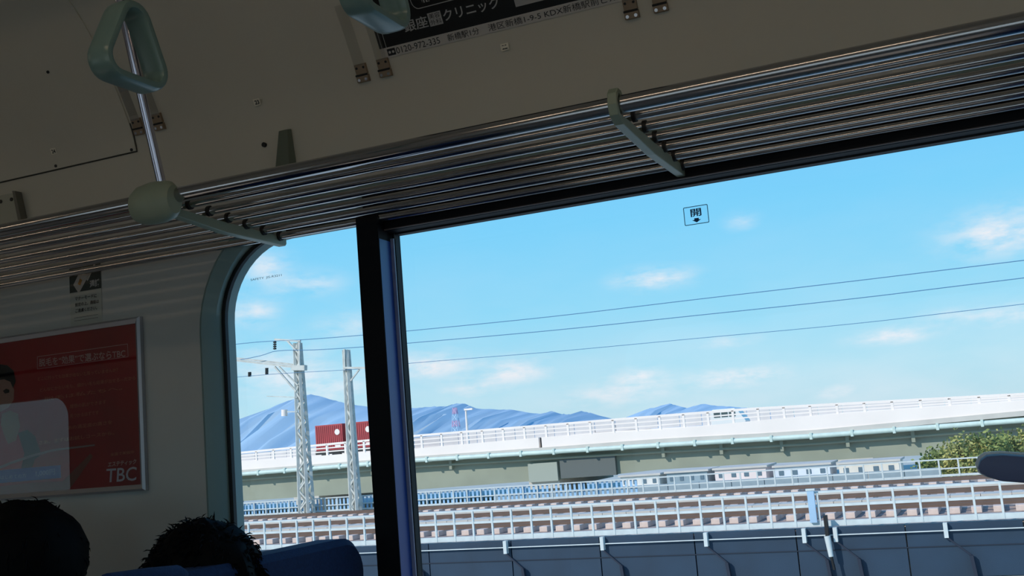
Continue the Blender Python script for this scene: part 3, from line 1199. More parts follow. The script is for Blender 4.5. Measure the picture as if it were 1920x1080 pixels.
s1 = seat_unit(-1.25, -1, .87, 1.865, Z(-.163), 'dark blue seat backrest with rounded corner at bottom centre left')
s2 = seat_unit(-1.76, -1, .87, 1.865, Z(-.27), 'dark blue seat under the red poster, hidden below frame edge')
gh = MB()
ph = [at(238, 1083, 1.30), at(300, 1070, 1.36), at(345, 1066, 1.42)]
# small padded grab handle at the aisle corner of the seat
P0 = at(200, 1100, 1.18); P1 = at(346, 1078, 1.33)
mb = MB().tube([P0, P0 + (P1 - P0) * .5, P0 + (P1 - P0) * .9, P1], .02, 14, rs=[.018, .018, .016, .008])
o = mb.build('grab_handle', M_SEAT, s1, smooth=True)

# right-hand seat with a protruding handle
s3 = thing('seat_with_handle', (.36, 1.2, 0), 'dark rounded seat handle with pale rim poking in at right edge', 'seat')
hc = at(1836, 878, 1.2)
z0h = hc.z
mb = MB()
pts = []
prof_h = [(1832, 876, .4), (1838, 862, .0), (1850, 854, 0), (1880, 852, 0), (1935, 856, 0), (2100, 870, 0), (2100, 935, 0), (1990, 912, 0), (1920, 904, 0), (1880, 901, 0), (1852, 893, 0), (1838, 885, 0)]
pl = [at(a, b, 1.2) for a, b, c in prof_h]
mb.prism([(p_.x, p_.z) for p_ in pl], lambda x, z: (x, 1.185, z), lambda x, z: (x, 1.225, z))
mb.build('handle', M_HANDLE, s3, bevel=.004, smooth=True)
mb = MB()
mb.prism([(x + dx, z) for (x, z), dx in zip([(p_.x, p_.z) for p_ in [at(a - 5, b + (-4 if b < 878 else 4), 1.2) for a, b, c in prof_h]], [0] * 12)], lambda x, z: (x, 1.226, z), lambda x, z: (x, 1.232, z))
tag(mb.build('rim', M_RIM, s3), 'thin pale rim behind the handle')
pc = at(2060, 900, 1.2)
mb = MB().box(pc.x + .02, pc.x + .12, 1.0, 1.865, .40, pc.z + .02)
mb.build('backrest', M_SEAT, s3, bevel=.03, smooth=True)
MB().box(pc.x + .09, pc.x + .55, 1.0, 1.865, .34, .44).build('cushion', M_SEAT, s3, bevel=.03, smooth=True)
MB().box(pc.x + .09, pc.x + .50, 1.05, 1.83, 0, .34).build('plinth', M_SEATSHELL, s3, bevel=.01)


# ================================================================== PASSENGERS
def person(x, y, ztop, coat, label, hair_r=1.0, spiky=1.0, seed=1):
    """seated passenger facing -X; (x, y) head centre, ztop top of the hair"""
    rnd = random.Random(seed)
    P = thing('person', (x + .04, y, .44), label, 'person')
    hz = ztop - .118
    hx = x
    J = {}
    verts = []; edges = []; rad = []

    def v(p, r, par=None):
        verts.append(p); rad.append(r if isinstance(r, tuple) else (r, r))
        i = len(verts) - 1
        if par is not None:
            edges.append((par, i))
        return i
    nz = hz - .145
    pel = v((hx + .02, y, .53), (.15, .12))
    ab = v((hx + .04, y, .53 + (nz - .53) * .4), (.14, .105), pel)
    ch = v((hx + .04, y, .53 + (nz - .53) * .75), (.155, .11), ab)
    nb = v((hx + .03, y, nz), (.062, .062), ch)
    nk = v((hx + .02, y, hz - .08), .055, nb)
    hd = v((hx, y, hz), (.074, .086), nk)
    hd2 = v((hx + .004, y, hz + .05), (.066, .072), hd)
    for s in (-1, 1):
        sh = v((hx + .03, y + s * .17, nz - .07), .058, ch)
        eb = v((hx - .01, y + s * .185, nz - .33), .043, sh)
        wr = v((hx - .15, y + s * .10, .60), .028, eb)
        pm = v((hx - .21, y + s * .075, .592), (.034, .018), wr)
        for k, (dy, ln) in enumerate(((-.024, .07), (-.008, .08), (.008, .077), (.024, .062))):
            f1 = v((hx - .25, y + s * .075 + dy, .590), .0095, pm)
            f2_ = v((hx - .25 - ln * .55, y + s * .075 + dy, .580), .0085, f1)
            v((hx - .25 - ln * .8, y + s * .075 + dy, .566), .0075, f2_)
        t1 = v((hx - .20, y + s * (.075 - .042), .592), .0105, pm)
        v((hx - .235, y + s * (.075 - .055), .585), .009, t1)
        hp = v((hx - .02, y + s * .09, .52), .085, pel)
        kn = v((hx - .30, y + s * .11, .52), .062, hp)
        an = v((hx - .28, y + s * .11, .10), .042, kn)
        v((hx - .38, y + s * .12, .05), (.045, .035), an)
    me = bpy.data.meshes.new('body')
    me.from_pydata([tuple(q) for q in verts], edges, [])
    ob = bpy.data.objects.new('body', me)
    COL.objects.link(ob)
    ob.modifiers.new('skin', 'SKIN')
    for i, sv in enumerate(me.skin_vertices[0].data):
        sv.radius = rad[i]
        sv.use_root = (i == 0)
    sb = ob.modifiers.new('sub', 'SUBSURF'); sb.levels = 2; sb.render_levels = 2
    dg = bpy.context.evaluated_depsgraph_get()
    m2 = bpy.data.meshes.new_from_object(ob.evaluated_get(dg))
    bpy.data.objects.remove(ob)
    m2.materials.clear()
    for q in (coat, M_SKIN):
        m2.materials.append(q)
    # shape the face (looking towards -X)
    for vv in m2.vertices:
        c = vv.co
        if c.z > hz - .10 and abs(c.y - y) < .12:
            d = c - Vector((hx, y, hz - .01))
            if d.x < 0:
                c.x += -.022 * math.exp(-((d.y / .012) ** 2) - ((d.z + .02) / .022) ** 2)      # nose
                c.x += .008 * (math.exp(-(((d.y - .03) / .014) ** 2) - ((d.z - .012) / .012) ** 2) + math.exp(-(((d.y + .03) / .014) ** 2) - ((d.z - .012) / .012) ** 2))
                c.x += -.006 * math.exp(-((d.y / .02) ** 2) - ((d.z + .055) / .009) ** 2)     # lips
                c.x += -.010 * math.exp(-((d.y / .03) ** 2) - ((d.z + .088) / .016) ** 2)     # chin
    for pl_ in m2.polygons:
        cc = pl_.center
        sk = cc.z > nz + .025 or (cc.x < hx - .155 and .55 < cc.z < .64 and abs(abs(cc.y - y) - .075) < .07)
        pl_.material_index = 1 if sk else 0
        pl_.use_smooth = True
    link('body', m2, P)
    for s in (-1, 1):
        mb = MB().sphere((hx + .008, y + s * .083, hz - .015), (.019, .009, .031), 10, 8)
        mb.build('ear', M_SKIN, P, smooth=True)
        mb = MB().sphere((hx - .071, y + s * .03, hz + .002), (.009, .013, .009), 10, 8)
        mb.build('eye', mat('eye_dark', (30, 24, 22), .2), P, smooth=True)
    # hair: cap plus many small locks
    mb = MB()

    def hf(p):
        k = 1.0 + .05 * math.sin(9 * p.x + seed) * math.sin(8 * p.y + 2 * seed) + .03 * rnd.uniform(-1, 1)
        q = p * k
        if p.x < -.35 and p.z < .35:      # leave the face free
            q = Vector((q.x * .62, q.y * .9, q.z))
        if p.z < -.55:
            q = Vector((q.x * .8, q.y * .8, -.55 + (p.z + .55) * .5))
        return q
    rx, ry, rz = .108 * hair_r, .098 * hair_r, .118
    cen = Vector((hx + .012, y, hz + .0))
    mb.sphere(cen, (rx, ry, rz), 28, 18, hf)
    mb.build('hair', M_HAIR, P, smooth=True)
    mb = MB()
    for _ in range(int(2600 * spiky)):
        th = math.acos(rnd.uniform(-.45, 1)); ph = rnd.uniform(0, 2 * PI)
        p = Vector((math.sin(th) * math.cos(ph), math.sin(th) * math.sin(ph), math.cos(th)))
        if p.x < -.4 and p.z < .4:
            continue
        b0 = cen + Vector((p.x * rx, p.y * ry, p.z * rz)) * .97
        flow = Vector((-.2 * p.z, rnd.uniform(-.6, .6), -.9 * (1 - p.z) - .1))
        d = (p * rnd.uniform(.05, .32) + flow * 1.0 + Vector((rnd.uniform(-.4, .4), rnd.uniform(-.4, .4), rnd.uniform(-.3, .3)))).normalized()
        s_ = d.cross(p)
        if s_.length < .05:
            continue
        s_ = s_.normalized() * .0020
        ln = rnd.uniform(.012, .026)
        mid = b0 + d * ln * .5 + p * .003
        tip = b0 + d * ln
        u_ = p * .0022
        mb.add([b0 - s_, b0 + s_, b0 + u_, mid - s_ * .7, mid + s_ * .7, mid + u_, tip], [(0, 3, 4, 1), (1, 4, 5, 2), (2, 5, 3, 0), (3, 6, 4), (4, 6, 5), (5, 6, 3)])
    o = mb.build('hair_locks', M_HAIR, P)
    o['kind'] = 'stuff'
    return P


hA = at(376, 976, 1.50)
person(hA.x - .01, 1.50, hA.z, M_COAT, 'seated passenger with short spiky black hair behind blue seatback', 1.0, 1.0, 3)
hB = at(33, 940, 1.66)
person(hB.x, 1.66, hB.z, M_PINK, 'seated passenger with smooth black hair below the red poster', 1.18, .1, 8)

# ================================================================== OUTSIDE
M_GROUND = mat('earth', (186, 186, 172), .95, col2=(206, 202, 190), nscale=.25)
M_BALL = mat('ballast', (192, 172, 158), .95, col2=(140, 124, 114), nscale=3.2, bump=1.0, bscale=9)
M_SLEEP = mat('concrete_sleeper', (228, 206, 192), .9, noise=.15, nscale=4)
M_RAILS = mat('rail_steel', (104, 84, 72), .6, metal=.1)
M_CONC = mat('concrete', (206, 200, 190), .9, noise=.12, nscale=.6)
M_GIRD = mat('girder_paint', (150, 155, 138), .75, noise=.14, nscale=.35)
M_PARA = mat('white_parapet', (246, 234, 224), .8, noise=.05, nscale=.3)
M_PIPE = mat('pale_green_pipe', (206, 224, 214), .5, noise=.12, nscale=2)
M_FEN = mat('galvanised_fence', (208, 216, 214), .5, noise=.12, nscale=3)
M_FENB = mat('pale_blue_slats', (150, 190, 222), .5)
M_BLUE = mat('blue_wall_panel', (30, 56, 78), .6, noise=.25, nscale=.5)
M_MAST = mat('mast_paint', (206, 208, 200), .7, noise=.22, nscale=2.5)
M_WIRE = mat('wire', (80, 130, 170), .7)
M_HILL = mat('hazy_hill', (168, 196, 214), 1.0, noise=.07, nscale=.0022, spec=0)  # aerial haze mixed into the hill colour
M_HILL2 = mat('hazy_hill_far', (174, 202, 220), 1.0, noise=.05, nscale=.0022, spec=0)  # farther range, with more haze in its base colour

GZ = Z(-5.2)
struct(MB().box(-400, 400, 2.6, 60, GZ - .5, GZ).build('ground', M_GROUND), 'open ground between the train and the viaduct')
struct(MB().box(-900, 900, 60, 900, GZ - .9, GZ - .02).build('ground', M_GROUND))
struct(MB().box(-9000, 9000, 900, 9000, GZ - 60, GZ - 40).build('ground', M_GROUND))

# ---- track bed
BZ = Z(-3.62)
bed = MB()
bed.box(-75, 45, 36.1, 55.6, GZ, BZ)
o = bed.build('track_bed', M_BALL)
struct(o, 'brown ballast bed carrying three railway tracks')
bp = MB()
sl_mesh = MB().box(-.16, .16, -1.05, 1.05, 0, .2).mesh('sleeper', M_SLEEP, bevel=.02)
for (yc, lab, n_s) in ((39.9, 'nearest railway track with pale concrete sleepers', 0), (45.6, 'middle railway track beyond the pale cable trough', 1), (52.5, 'farthest railway track beside the far fence', 2)):
    tr = thing('railway_track', (-14, yc, BZ), lab, 'railway track', 'railway tracks on the embankment')
    for dy in (-.55, .55):
        mb = MB()
        mb.box(-75, 45, yc + dy - .04, yc + dy + .04, BZ + .2, BZ + .30)
        mb.build('rail', M_RAILS, tr)
    for k in range(92):
        x = -44 + k * .66
        o = link('sleeper', sl_mesh, tr)
        o.location = Vector((x, yc, BZ))
    if n_s == 0:
        pass
tro = thing('cable_trough', (-14, 42.4, BZ), 'pale concrete cable trough running between the tracks', 'trough')
for k in range(60):
    x = -46 + k * 1.0
    if k == 0:
        me_t = MB().box(.01, .99, 42.0, 42.8, BZ, BZ + .34).mesh('trough_lid', M_CONC)
        me_t.name = 'trough_lid'
    o = link('trough_lid', me_t, tro)
    o.matrix_parent_inverse = parent_inv(tro)
    o.location = (x, 0, 0)
tro = thing('cable_trough', (-14, 48.6, BZ), 'pale concrete kerb behind the middle railway track', 'trough')
MB().box(-75, 45, 48.4, 48.8, BZ, BZ + .3).build('kerb', M_CONC, tro)


# ---- fences
def fence(yf, z0, z1, sp, x0, x1, label, mids, rail_h, post_w, bottom_h, slats=None):
    t_ = thing('fence', ((x0 + x1) / 2, yf, z0), label, 'fence')
    for z, h in [(z0 + bottom_h / 2, bottom_h), (z1, rail_h)] + mids:
        mb = MB().box(x0, x1, yf - .04, yf + .04, z - h / 2, z + h / 2)
        mb.build('fence_rail', M_FEN, t_)
    pm = MB().box(-post_w / 2, post_w / 2, -.035, .035, 0, z1 - z0).mesh('fence_post', M_FEN)
    k = 0
    x = x0 + .1
    while x < x1 and k < 290:
        o = link('fence_post', pm, t_)
        o.location = Vector((x, yf - .02, z0))
        x += sp
        k += 1
    if slats:
        mb = MB()
        x = slats[0]
        while x < slats[1]:
            mb.box(x, x + .12, yf + .05, yf + .07, z0 + .1, z1 - .05)
            x += .26
        o = mb.build('blue_slats', M_FENB, t_)
        o['kind'] = 'stuff'
    return t_


fence(36.0, Z(-3.56), Z(-2.50), .76, -46, 16, 'pale steel grid fence in front of the nearest railway track', [(Z(-2.92), .08)], .06, .065, .17)
fence(54.7, Z(-3.40), Z(-2.62), .84, -66, 22, 'pale steel fence behind the far railway track', [(Z(-3.04), .06)], .06, .07, .10, slats=(-66, -17.5))

# ---- blue retaining wall below the near fence
bw = thing('retaining_wall', (-14, 36, Z(-5.2)), 'dark blue panelled retaining wall under the near fence', 'wall')
pm = MB().box(.02, 3.28, 35.86, 35.98, Z(-5.18), Z(-3.60)).mesh('wall_panel', M_BLUE)
for k in range(19):
    o = link('wall_panel', pm, bw)
    o.matrix_parent_inverse = parent_inv(bw)
    o.location = (-46 + k * 3.3, 0, 0)
tag(MB().box(-46, 17, 35.74, 35.80, Z(-3.83), Z(-3.80)).build('conduit', M_FEN, bw), 'thin pale conduit along the wall')
mb0 = MB().box(-.06, .06, 35.66, 35.86, Z(-4.02), Z(-3.58)).mesh('wall_bracket', M_FEN)
mb1 = MB().bar((.0, 35.7, Z(-4.0)), (.62, 35.7, Z(-4.55)), .05, .05).bar((.62, 35.7, Z(-4.55)), (.68, 35.7, Z(-5.2)), .16, .1).mesh('wall_strut', mat('dark_strut', (24, 36, 54), .7))
for px in (600, 760, 945, 1127, 1322, 1507, 1566, 1774, 1985):
    x = at(px, 1000, 35.7).x
    for me_ in (mb0, mb1):
        o = link(me_.name, me_, bw)
        o.matrix_parent_inverse = parent_inv(bw)
        o.location = (x, 0, 0)
MB().box(-46, 17, 35.84, 35.86, Z(-4.30), Z(-4.27)).build('panel_joint', mat('dark_joint', (20, 34, 50), .7), bw)
# trackside cabinet post on the near fence, hanging pale fitting below
p = at(1527, 980, 35.9)
tp = thing('marker_post', (p.x, 35.9, p.z), 'stout pale blue post standing among the near fence bars', 'post')
MB().box(p.x - .12, p.x + .10, 35.84, 35.93, p.z, p.z + 1.02).build('post_body', mat('post_blue', (160, 190, 214), .5), tp, bevel=.01)
MB().box(p.x - .15, p.x + .13, 35.82, 35.94, p.z + 1.0, p.z + 1.06).build('post_cap', M_FEN, tp)
p = at(1556, 1022, 35.5)
tp = thing('pipe_fitting', (p.x, 35.5, p.z - .35), 'pale vertical pipe fitting mounted on the blue wall', 'pipe')
MB().tube([(p.x - .05, 35.5, p.z + .28), (p.x, 35.5, p.z - .35)], .09, 10, rs=[.10, .075]).build('pipe_sleeve', M_FEN, tp, smooth=True)
MB().tube([(p.x, 35.5, p.z - .33), (p.x + .05, 35.5, p.z - .75)], .045, 10).build('pipe_tail', M_BLACK, tp, smooth=True)
MB().bar((p.x - .05, 35.6, p.z + .9), (p.x - .05, 35.6, p.z + .22), .24, .1).build('dark_backplate', M_BLACK, tp)


# ---- highway viaduct, edges given along its length at depth VY0
VY0 = 80.0


def poly_edge(pts, Y=VY0):
    q = [at(a, b, Y) for a, b in pts]
    # extend both ways
    q = [q[0] + (q[0] - q[1]).normalized() * 30] + q + [q[-1] + (q[-1] - q[-2]).normalized() * 30]
    return q


def zat(q, x):
    for a, b in zip(q, q[1:]):
        if a.x <= x <= b.x:
            return a.z + (b.z - a.z) * (x - a.x) / (b.x - a.x)
    return q[0].z if x < q[0].x else q[-1].z


E_top = poly_edge([(460, 848), (780, 817), (1100, 791), (1400, 767), (1900, 740)])
E_pt = poly_edge([(460, 865), (780, 841), (1012, 820), (1237, 806), (1500, 781), (1837, 757)])
E_pb = poly_edge([(460, 881), (780, 856), (1012, 840), (1237, 823), (1500, 809), (1837, 778)])
E_g0 = poly_edge([(460, 884), (780, 858), (1237, 829), (1500, 813), (1837, 788)])
E_g1 = poly_edge([(460, 892), (780, 867), (1237, 839), (1500, 825), (1837, 799)])
E_gb = poly_edge([(460, 940), (780, 919), (1100, 896), (1237, 881), (1500, 867), (1700, 857), (1837, 848)])
via = thing('highway_viaduct', (-25, VY0 + 5, GZ), 'long highway viaduct with white parapet and grey-green girder', 'viaduct')
XS = [-92 + 4 * k for k in range(30)]


def ribbon(ea, eb, y0, y1, name, material, x0=-92, x1=24, parent=via, da=0, db=0):
    mb = MB()
    xs = [x for x in XS if x0 < x < x1]
    xs = [x0] + xs + [x1]
    vs = []
    for x in xs:
        za, zb = zat(ea, x) + da, zat(eb, x) + db
        vs += [(x, y0, za), (x, y0, zb), (x, y1, zb), (x, y1, za)]
    fs = []
    for i in range(len(xs) - 1):
        a = 4 * i
        for k in range(4):
            fs.append((a + k, a + (k + 1) % 4, a + 4 + (k + 1) % 4, a + 4 + k))
    fs += [(0, 1, 2, 3), (4 * len(xs) - 1, 4 * len(xs) - 2, 4 * len(xs) - 3, 4 * len(xs) - 4)]
    mb.add(vs, fs)
    return mb.build(name, material, parent)


jx = at(1013, 830, VY0).x
ribbon(E_pt, E_pb, VY0, VY0 + .35, 'parapet', M_PARA, -92, jx - .12)
ribbon(E_pt, E_pb, VY0, VY0 + .35, 'parapet', M_PARA, jx + .12, 24)
tag(ribbon(E_pt, E_gb, VY0 + .36, VY0 + .6, 'expansion_joint', mat('joint_dark', (50, 56, 58), .8), jx - .13, jx + .13, da=-.02, db=2.2), 'dark expansion joint in parapet')
ribbon(E_pb, E_gb, VY0 + 1.0, VY0 + 1.5, 'girder', M_GIRD, da=0)
ribbon(E_pb, E_gb, VY0 + 7.0, VY0 + 7.5, 'girder', M_GIRD)
ribbon(E_pb, E_gb, VY0 + 13.0, VY0 + 13.5, 'girder', M_GIRD)
ribbon(E_pb, E_pb, VY0 - .1, VY0 + 15.5, 'deck_slab', M_CONC, da=.02, db=-.32)
ribbon(E_pt, E_pb, VY0 + 15.2, VY0 + 15.5, 'parapet', M_PARA)
# service pipes under the deck edge
mb = MB()
mb.tube([(x, VY0 - .15, (zat(E_g0, x) + zat(E_g1, x)) / 2 - .02) for x in XS], .17, 10)
tag(mb.build('service_pipe', M_PIPE, via, smooth=True), 'pale green service pipe')
mb = MB()
mb.tube([(x, VY0 + .55, zat(E_g1, x) - .35) for x in XS], .10, 8)
tag(mb.build('service_pipe', M_GIRD, via, smooth=True), 'thin dark service pipe')
hm = MB().box(-.09, .09, -.3, .55, -.24, .22).mesh('pipe_hanger', M_PIPE)
for k in range(40):
    x = -88 + k * 2.8
    o = link('pipe_hanger', hm, via)
    o.location = Vector((x, VY0 - .05, (zat(E_g0, x) + zat(E_g1, x)) / 2))
sm = MB().box(-.12, .12, 0, .4, -.75, 0).mesh('girder_stub', M_GIRD)
for px in (560, 690, 838, 1240, 1350, 1465, 1590, 1715):
    x = at(px, 850, VY0).x
    o = link('girder_stub', sm, via)
    o.location = Vector((x, VY0 + .45, zat(E_g1, x)))
# deck railing
ribbon(E_top, E_top, VY0 + .1, VY0 + .22, 'deck_rail', M_PARA, da=.09, db=-.09)
for k in (.33, .66):
    em = [Vector((x, VY0, zat(E_pt, x) + (zat(E_top, x) - zat(E_pt, x)) * k)) for x in [-95] + XS + [30]]
    ribbon(em, em, VY0 + .12, VY0 + .2, 'deck_rail', M_PARA, da=.05, db=-.05)
rp = MB().box(-.09, .09, 0, .14, 0, 1).mesh('railing_post', M_PARA)
for k in range(62):
    x = -90 + k * 1.85
    o = link('railing_post', rp, via)
    o.location = Vector((x, VY0 + .1, zat(E_pt, x) - .02))
    o.scale = (1, 1, max(.2, zat(E_top, x) - zat(E_pt, x)))
# sound barrier on the far side of the deck (pale panels)
bm_ = MB().box(.03, 1.97, 0, .08, 0, 1.0).mesh('barrier_panel', mat('barrier_pale', (214, 208, 204), .8, noise=.1, nscale=1))
for k in range(57):
    x = -92 + k * 2.0
    o = link('barrier_panel', bm_, via)
    o.location = Vector((x, VY0 + 15.3, zat(E_pt, x)))
    o.scale = (1, 1, max(.3, (zat(E_top, x) - zat(E_pt, x)) * .95 + .1))
# piers
pim = MB()
pim.box(-1.1, 1.1, 4.0, 7.5, 0, 1)
pim2 = pim.mesh('pier', M_CONC)
for px in (1010, 560, 1600, 255):
    x = at(px, 880, VY0).x
    o = link('pier', pim2, via)
    zt = zat(E_gb, x) - .6
    o.location = Vector((x, VY0, GZ))
    o.scale = (1, 1, zt - GZ)
    mb = MB().box(x - 1.3, x + 1.3, VY0 + .9, VY0 + 14, zt - .05, zat(E_gb, x) + .02)
    mb.build('pier_cap', M_CONC, via)
x0 = at(1045, 880, VY0).x; x1_ = at(1150, 880, VY0).x
zc = zat(E_gb, (x0 + x1_) / 2)
mb = MB().box(x0, x1_, VY0 + .6, VY0 + .98, zc + .05, zc + 1.5)  # stands proud of the girder; recess shade is put into its colour
tag(mb.build('recess_shade_panel', mat('recess_shade', (96, 102, 100), .8), via), 'flat panel beside the joint coloured as a shaded recess')
x0 = at(985, 880, VY0).x; x1_ = at(1040, 880, VY0).x
MB().box(x0, x1_, VY0 + .55, VY0 + .98, zc - .1, zc + 1.35).build('bearing_block', mat('block_grey', (160, 166, 154), .8), via)

# ---- vehicles on the viaduct
def wheel(mb, x, y, z, r=.45):
    mb.tube([(x, y - .12, z), (x, y + .12, z)], r, 16)


def container_truck(xa, y, label):
    zt = at(640, 794, y).z
    road = zat(E_pb, xa) + .02
    t_ = thing('container_truck', (xa + 5, y, road), label, 'truck')
    red = mat('container_red', (176, 58, 62), .6, noise=.15, nscale=1)
    w = at(642, 810, y).x - xa
    gap = .35
    for k, x in enumerate((xa, xa + w + gap)):
        mb = MB().box(x, x + w, y, y + 2.4, road + 1.1, zt)
        c = mb.build('container', red, t_, bevel=.03)
        rb = MB()
        nrib = int(w / .22)
        for i in range(nrib):
            xx = x + .1 + i * .22
            rb.box(xx, xx + .1, y - .05, y + .01, road + 1.25, zt - .12)
        o = rb.build('corrugation', red, c); o['kind'] = 'stuff'
        lg = MB()
        ang = [a * PI / 8 for a in range(16)]
        lg.add([(x + w * .82 + .28 * math.cos(a), y - .07, zt - .75 + .28 * math.sin(a)) for a in ang], [tuple(range(16))])
        lg.box(x + w * .72, x + w * .92, y - .07, y - .055, zt - 2.15, zt - 1.95)
        lg.build('container_emblem', M_PARA, c)
    MB().box(xa - .3, xa + 2 * w + 3.2, y + .3, y + 2.1, road + .75, road + 1.1).build('chassis', M_SCREW, t_)
    MB().box(xa + 2 * w + 1.0, xa + 2 * w + 3.3, y, y + 2.4, road + .6, road + 3.0).build('cab', mat('cab_white', (220, 220, 220), .4), t_, bevel=.15)
    for x in (xa + .8, xa + 2.2, xa + 2 * w + .2, xa + 2 * w + 2.4):
        mb = MB(); wheel(mb, x, y + .3, road + .45); wheel(mb, x, y + 2.1, road + .45)
        mb.build('wheel_pair', M_SCREW, t_, smooth=True)
    return t_


container_truck(at(591, 810, 88).x, 88.0, 'truck carrying red freight containers on viaduct behind the masts')
pB = at(1333, 784, 84); pB2 = at(1398, 784, 84)
road = zat(E_pb, pB.x) + .02
bus = thing('van', ((pB.x + pB2.x) / 2, 84, road), 'pale boxy van with dark side windows on the viaduct', 'van')
L = pB2.x - pB.x
zt = at(1365, 766, 84).z
mb = MB()
side = [(pB.x, road + .35), (pB2.x - .1, road + .35), (pB2.x, road + .9), (pB2.x - .5, zt - .25), (pB2.x - .8, zt), (pB.x + .15, zt), (pB.x, zt - .3)]
mb.prism(side, lambda x, z: (x, 84, z), lambda x, z: (x, 85.7, z))
mb.build('body', mat('van_white', (226, 226, 220), .4), bus, bevel=.05)
for i in range(3):
    xa = pB.x + .25 + i * (L - .9) / 3
    MB().box(xa, xa + (L - .9) / 3 - .1, 83.97, 84.01, zt - .62, zt - .22).build('side_window', mat('van_glass', (70, 84, 84), .2), bus)
for x in (pB.x + .6, pB2.x - .6):
    mb = MB(); wheel(mb, x, 84.1, road + .3, .3); wheel(mb, x, 85.6, road + .3, .3)
    mb.build('wheel_pair', M_SCREW, bus, smooth=True)

# highway lamp posts
for px, pt, pb, lab in ((878, 768, 832, 'thin white lamp post standing on the viaduct'),):
    a = at(px, pb, 86); b = at(px, pt, 86)
    t_ = thing('lamp_post', a, lab, 'lamp post')
    MB().tube([a, (a.x, a.y, b.z)], .12, 8, rs=[.14, .08]).build('post', M_PARA, t_, smooth=True)
    MB().box(a.x - .1, a.x + .7, a.y - .15, a.y + .15, b.z - .05, b.z + .1).build('lamp_head', M_PARA, t_)
# distant red and white tower
a = at(856, 812, 300); b = at(856, 764, 300)
t_ = thing('radio_tower', (a.x, 300, GZ), 'distant pale red and white lattice tower before the hills', 'tower')
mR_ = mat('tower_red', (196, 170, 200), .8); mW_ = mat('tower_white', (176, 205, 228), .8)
zz = [GZ + (b.z - GZ) * k / 8 for k in range(9)]
for k in range(8):
    mb = MB()
    w0 = 1.6 - k * .15; w1 = 1.6 - (k + 1) * .15
    for sx in (-1, 1):
        for sy in (-1, 1):
            mb.bar((a.x + sx * w0, 300 + sy * w0, zz[k]), (a.x + sx * w1, 300 + sy * w1, zz[k + 1]), .3, .3)
    mb.bar((a.x - w0, 300 - w0, zz[k]), (a.x + w1, 300 - w1, zz[k + 1]), .2, .2)
    mb.bar((a.x + w0, 300 - w0, zz[k]), (a.x - w1, 300 - w1, zz[k + 1]), .2, .2)
    mb.build('tower_section', mR_ if k % 2 else mW_, t_)

# ---- overhead line masts
def lattice(mb, x, y, z0, z1, w0, w1, t=.09):
    nseg = int((z1 - z0) / .55)
    for i in range(nseg):
        za = z0 + (z1 - z0) * i / nseg; zb = z0 + (z1 - z0) * (i + 1) / nseg
        wa = w0 + (w1 - w0) * i / nseg; wb = w0 + (w1 - w0) * (i + 1) / nseg
        s = 1 if i % 2 else -1
        for q in (-1, 1):
            mb.bar((x - s * wa, y + q * wa, za), (x + s * wb, y + q * wb, zb), t * .7, t * .7)
            mb.bar((x + q * wa, y - s * wa, za), (x + q * wb, y + s * wb, zb), t * .7, t * .7)


def mast(px, ybase, ytop, Y, w0, w1, label):
    a = at(px, ybase, Y); b = at(px - 8, ytop, Y)
    t_ = thing('catenary_mast', (a.x, Y, a.z), label, 'mast', 'overhead line masts')
    for sx in (-1, 1):
        for sy in (-1, 1):
            mb = MB().bar((a.x + sx * w0, Y + sy * w0, a.z), (a.x + sx * w1, Y + sy * w1, b.z), .17, .17)
            mb.build('mast_leg', M_MAST, t_)
    mb = MB(); lattice(mb, a.x, Y, a.z, b.z, w0, w1, .13)
    o = mb.build('lacing', M_MAST, t_); o['kind'] = 'stuff'
    return t_, a.x, b.z


Y1 = 54.05
m1, mx, mz = mast(576, 975, 642, Y1, .30, .13, 'taller lattice catenary mast with long arm reaching left')
def A1(px, py):
    p_ = at(px, py, Y1)
    return Vector((p_.x, Y1 - .25, p_.z))
# long arm to the left with braces
mb = MB()
pa, pb_ = A1(380, 668), A1(572, 690)
mb.bar(pa, pb_, .14, .12); mb.bar(pa + Vector((0, .4, .12)), pb_ + Vector((0, .4, .12)), .12, .1)
mb.build('cross_arm', M_MAST, m1)
MB().bar(A1(520, 688), A1(560, 734), .1, .1).bar(A1(528, 688), A1(563, 722), .08, .08).build('arm_brace', M_MAST, m1)
MB().bar(A1(520, 637), A1(568, 640), .12, .12).bar(A1(544, 640), A1(566, 664), .09, .09).build('top_arm', M_MAST, m1)
MB().bar(A1(553, 690), A1(578, 690), .3, .3).build('arm_clamp', M_MAST, m1)
MB().bar(A1(566, 690), A1(566, 641), .12, .12).build('top_post', M_MAST, m1)
for px, py, h in ((520, 648, 8), (505, 696, 6), (473, 702, 4)):
    a = A1(px, py - h); b = A1(px, py + h)
    mb = MB()
    for k in range(4):
        c = a + (b - a) * (k + .5) / 4
        mb.tube([c + Vector((0, 0, .04)), c - Vector((0, 0, .04))], .10, 10)
    mb.tube([a, b], .03, 6)
    mb.build('insulator', M_SCREW, m1, smooth=True)
MB().bar(A1(505, 743), A1(562, 745), .05, .05).build('registration_arm', M_MAST, m1)
MB().tube([A1(538, 768), A1(538, 780)], .18, 12).build('floodlight', M_PARA, m1, smooth=True)
MB().bar(A1(538, 772), A1(562, 772), .06, .06).build('floodlight_arm', M_MAST, m1)

Y2 = 54.05
m2_, mx, mz = mast(668, 968, 655, Y2, .20, .10, 'slimmer catenary mast just left of black mullion')
def A2(px, py):
    p_ = at(px, py, Y2)
    return Vector((p_.x, Y2 - .25, p_.z))
MB().bar(A2(649, 690), A2(700, 690), .14, .12).build('cross_arm', M_MAST, m2_)
MB().bar(A2(662, 714), A2(678, 693), .08, .08).build('arm_brace', M_MAST, m2_)
MB().bar(A2(650, 655), A2(651, 694), .1, .1).build('top_post', M_MAST, m2_)

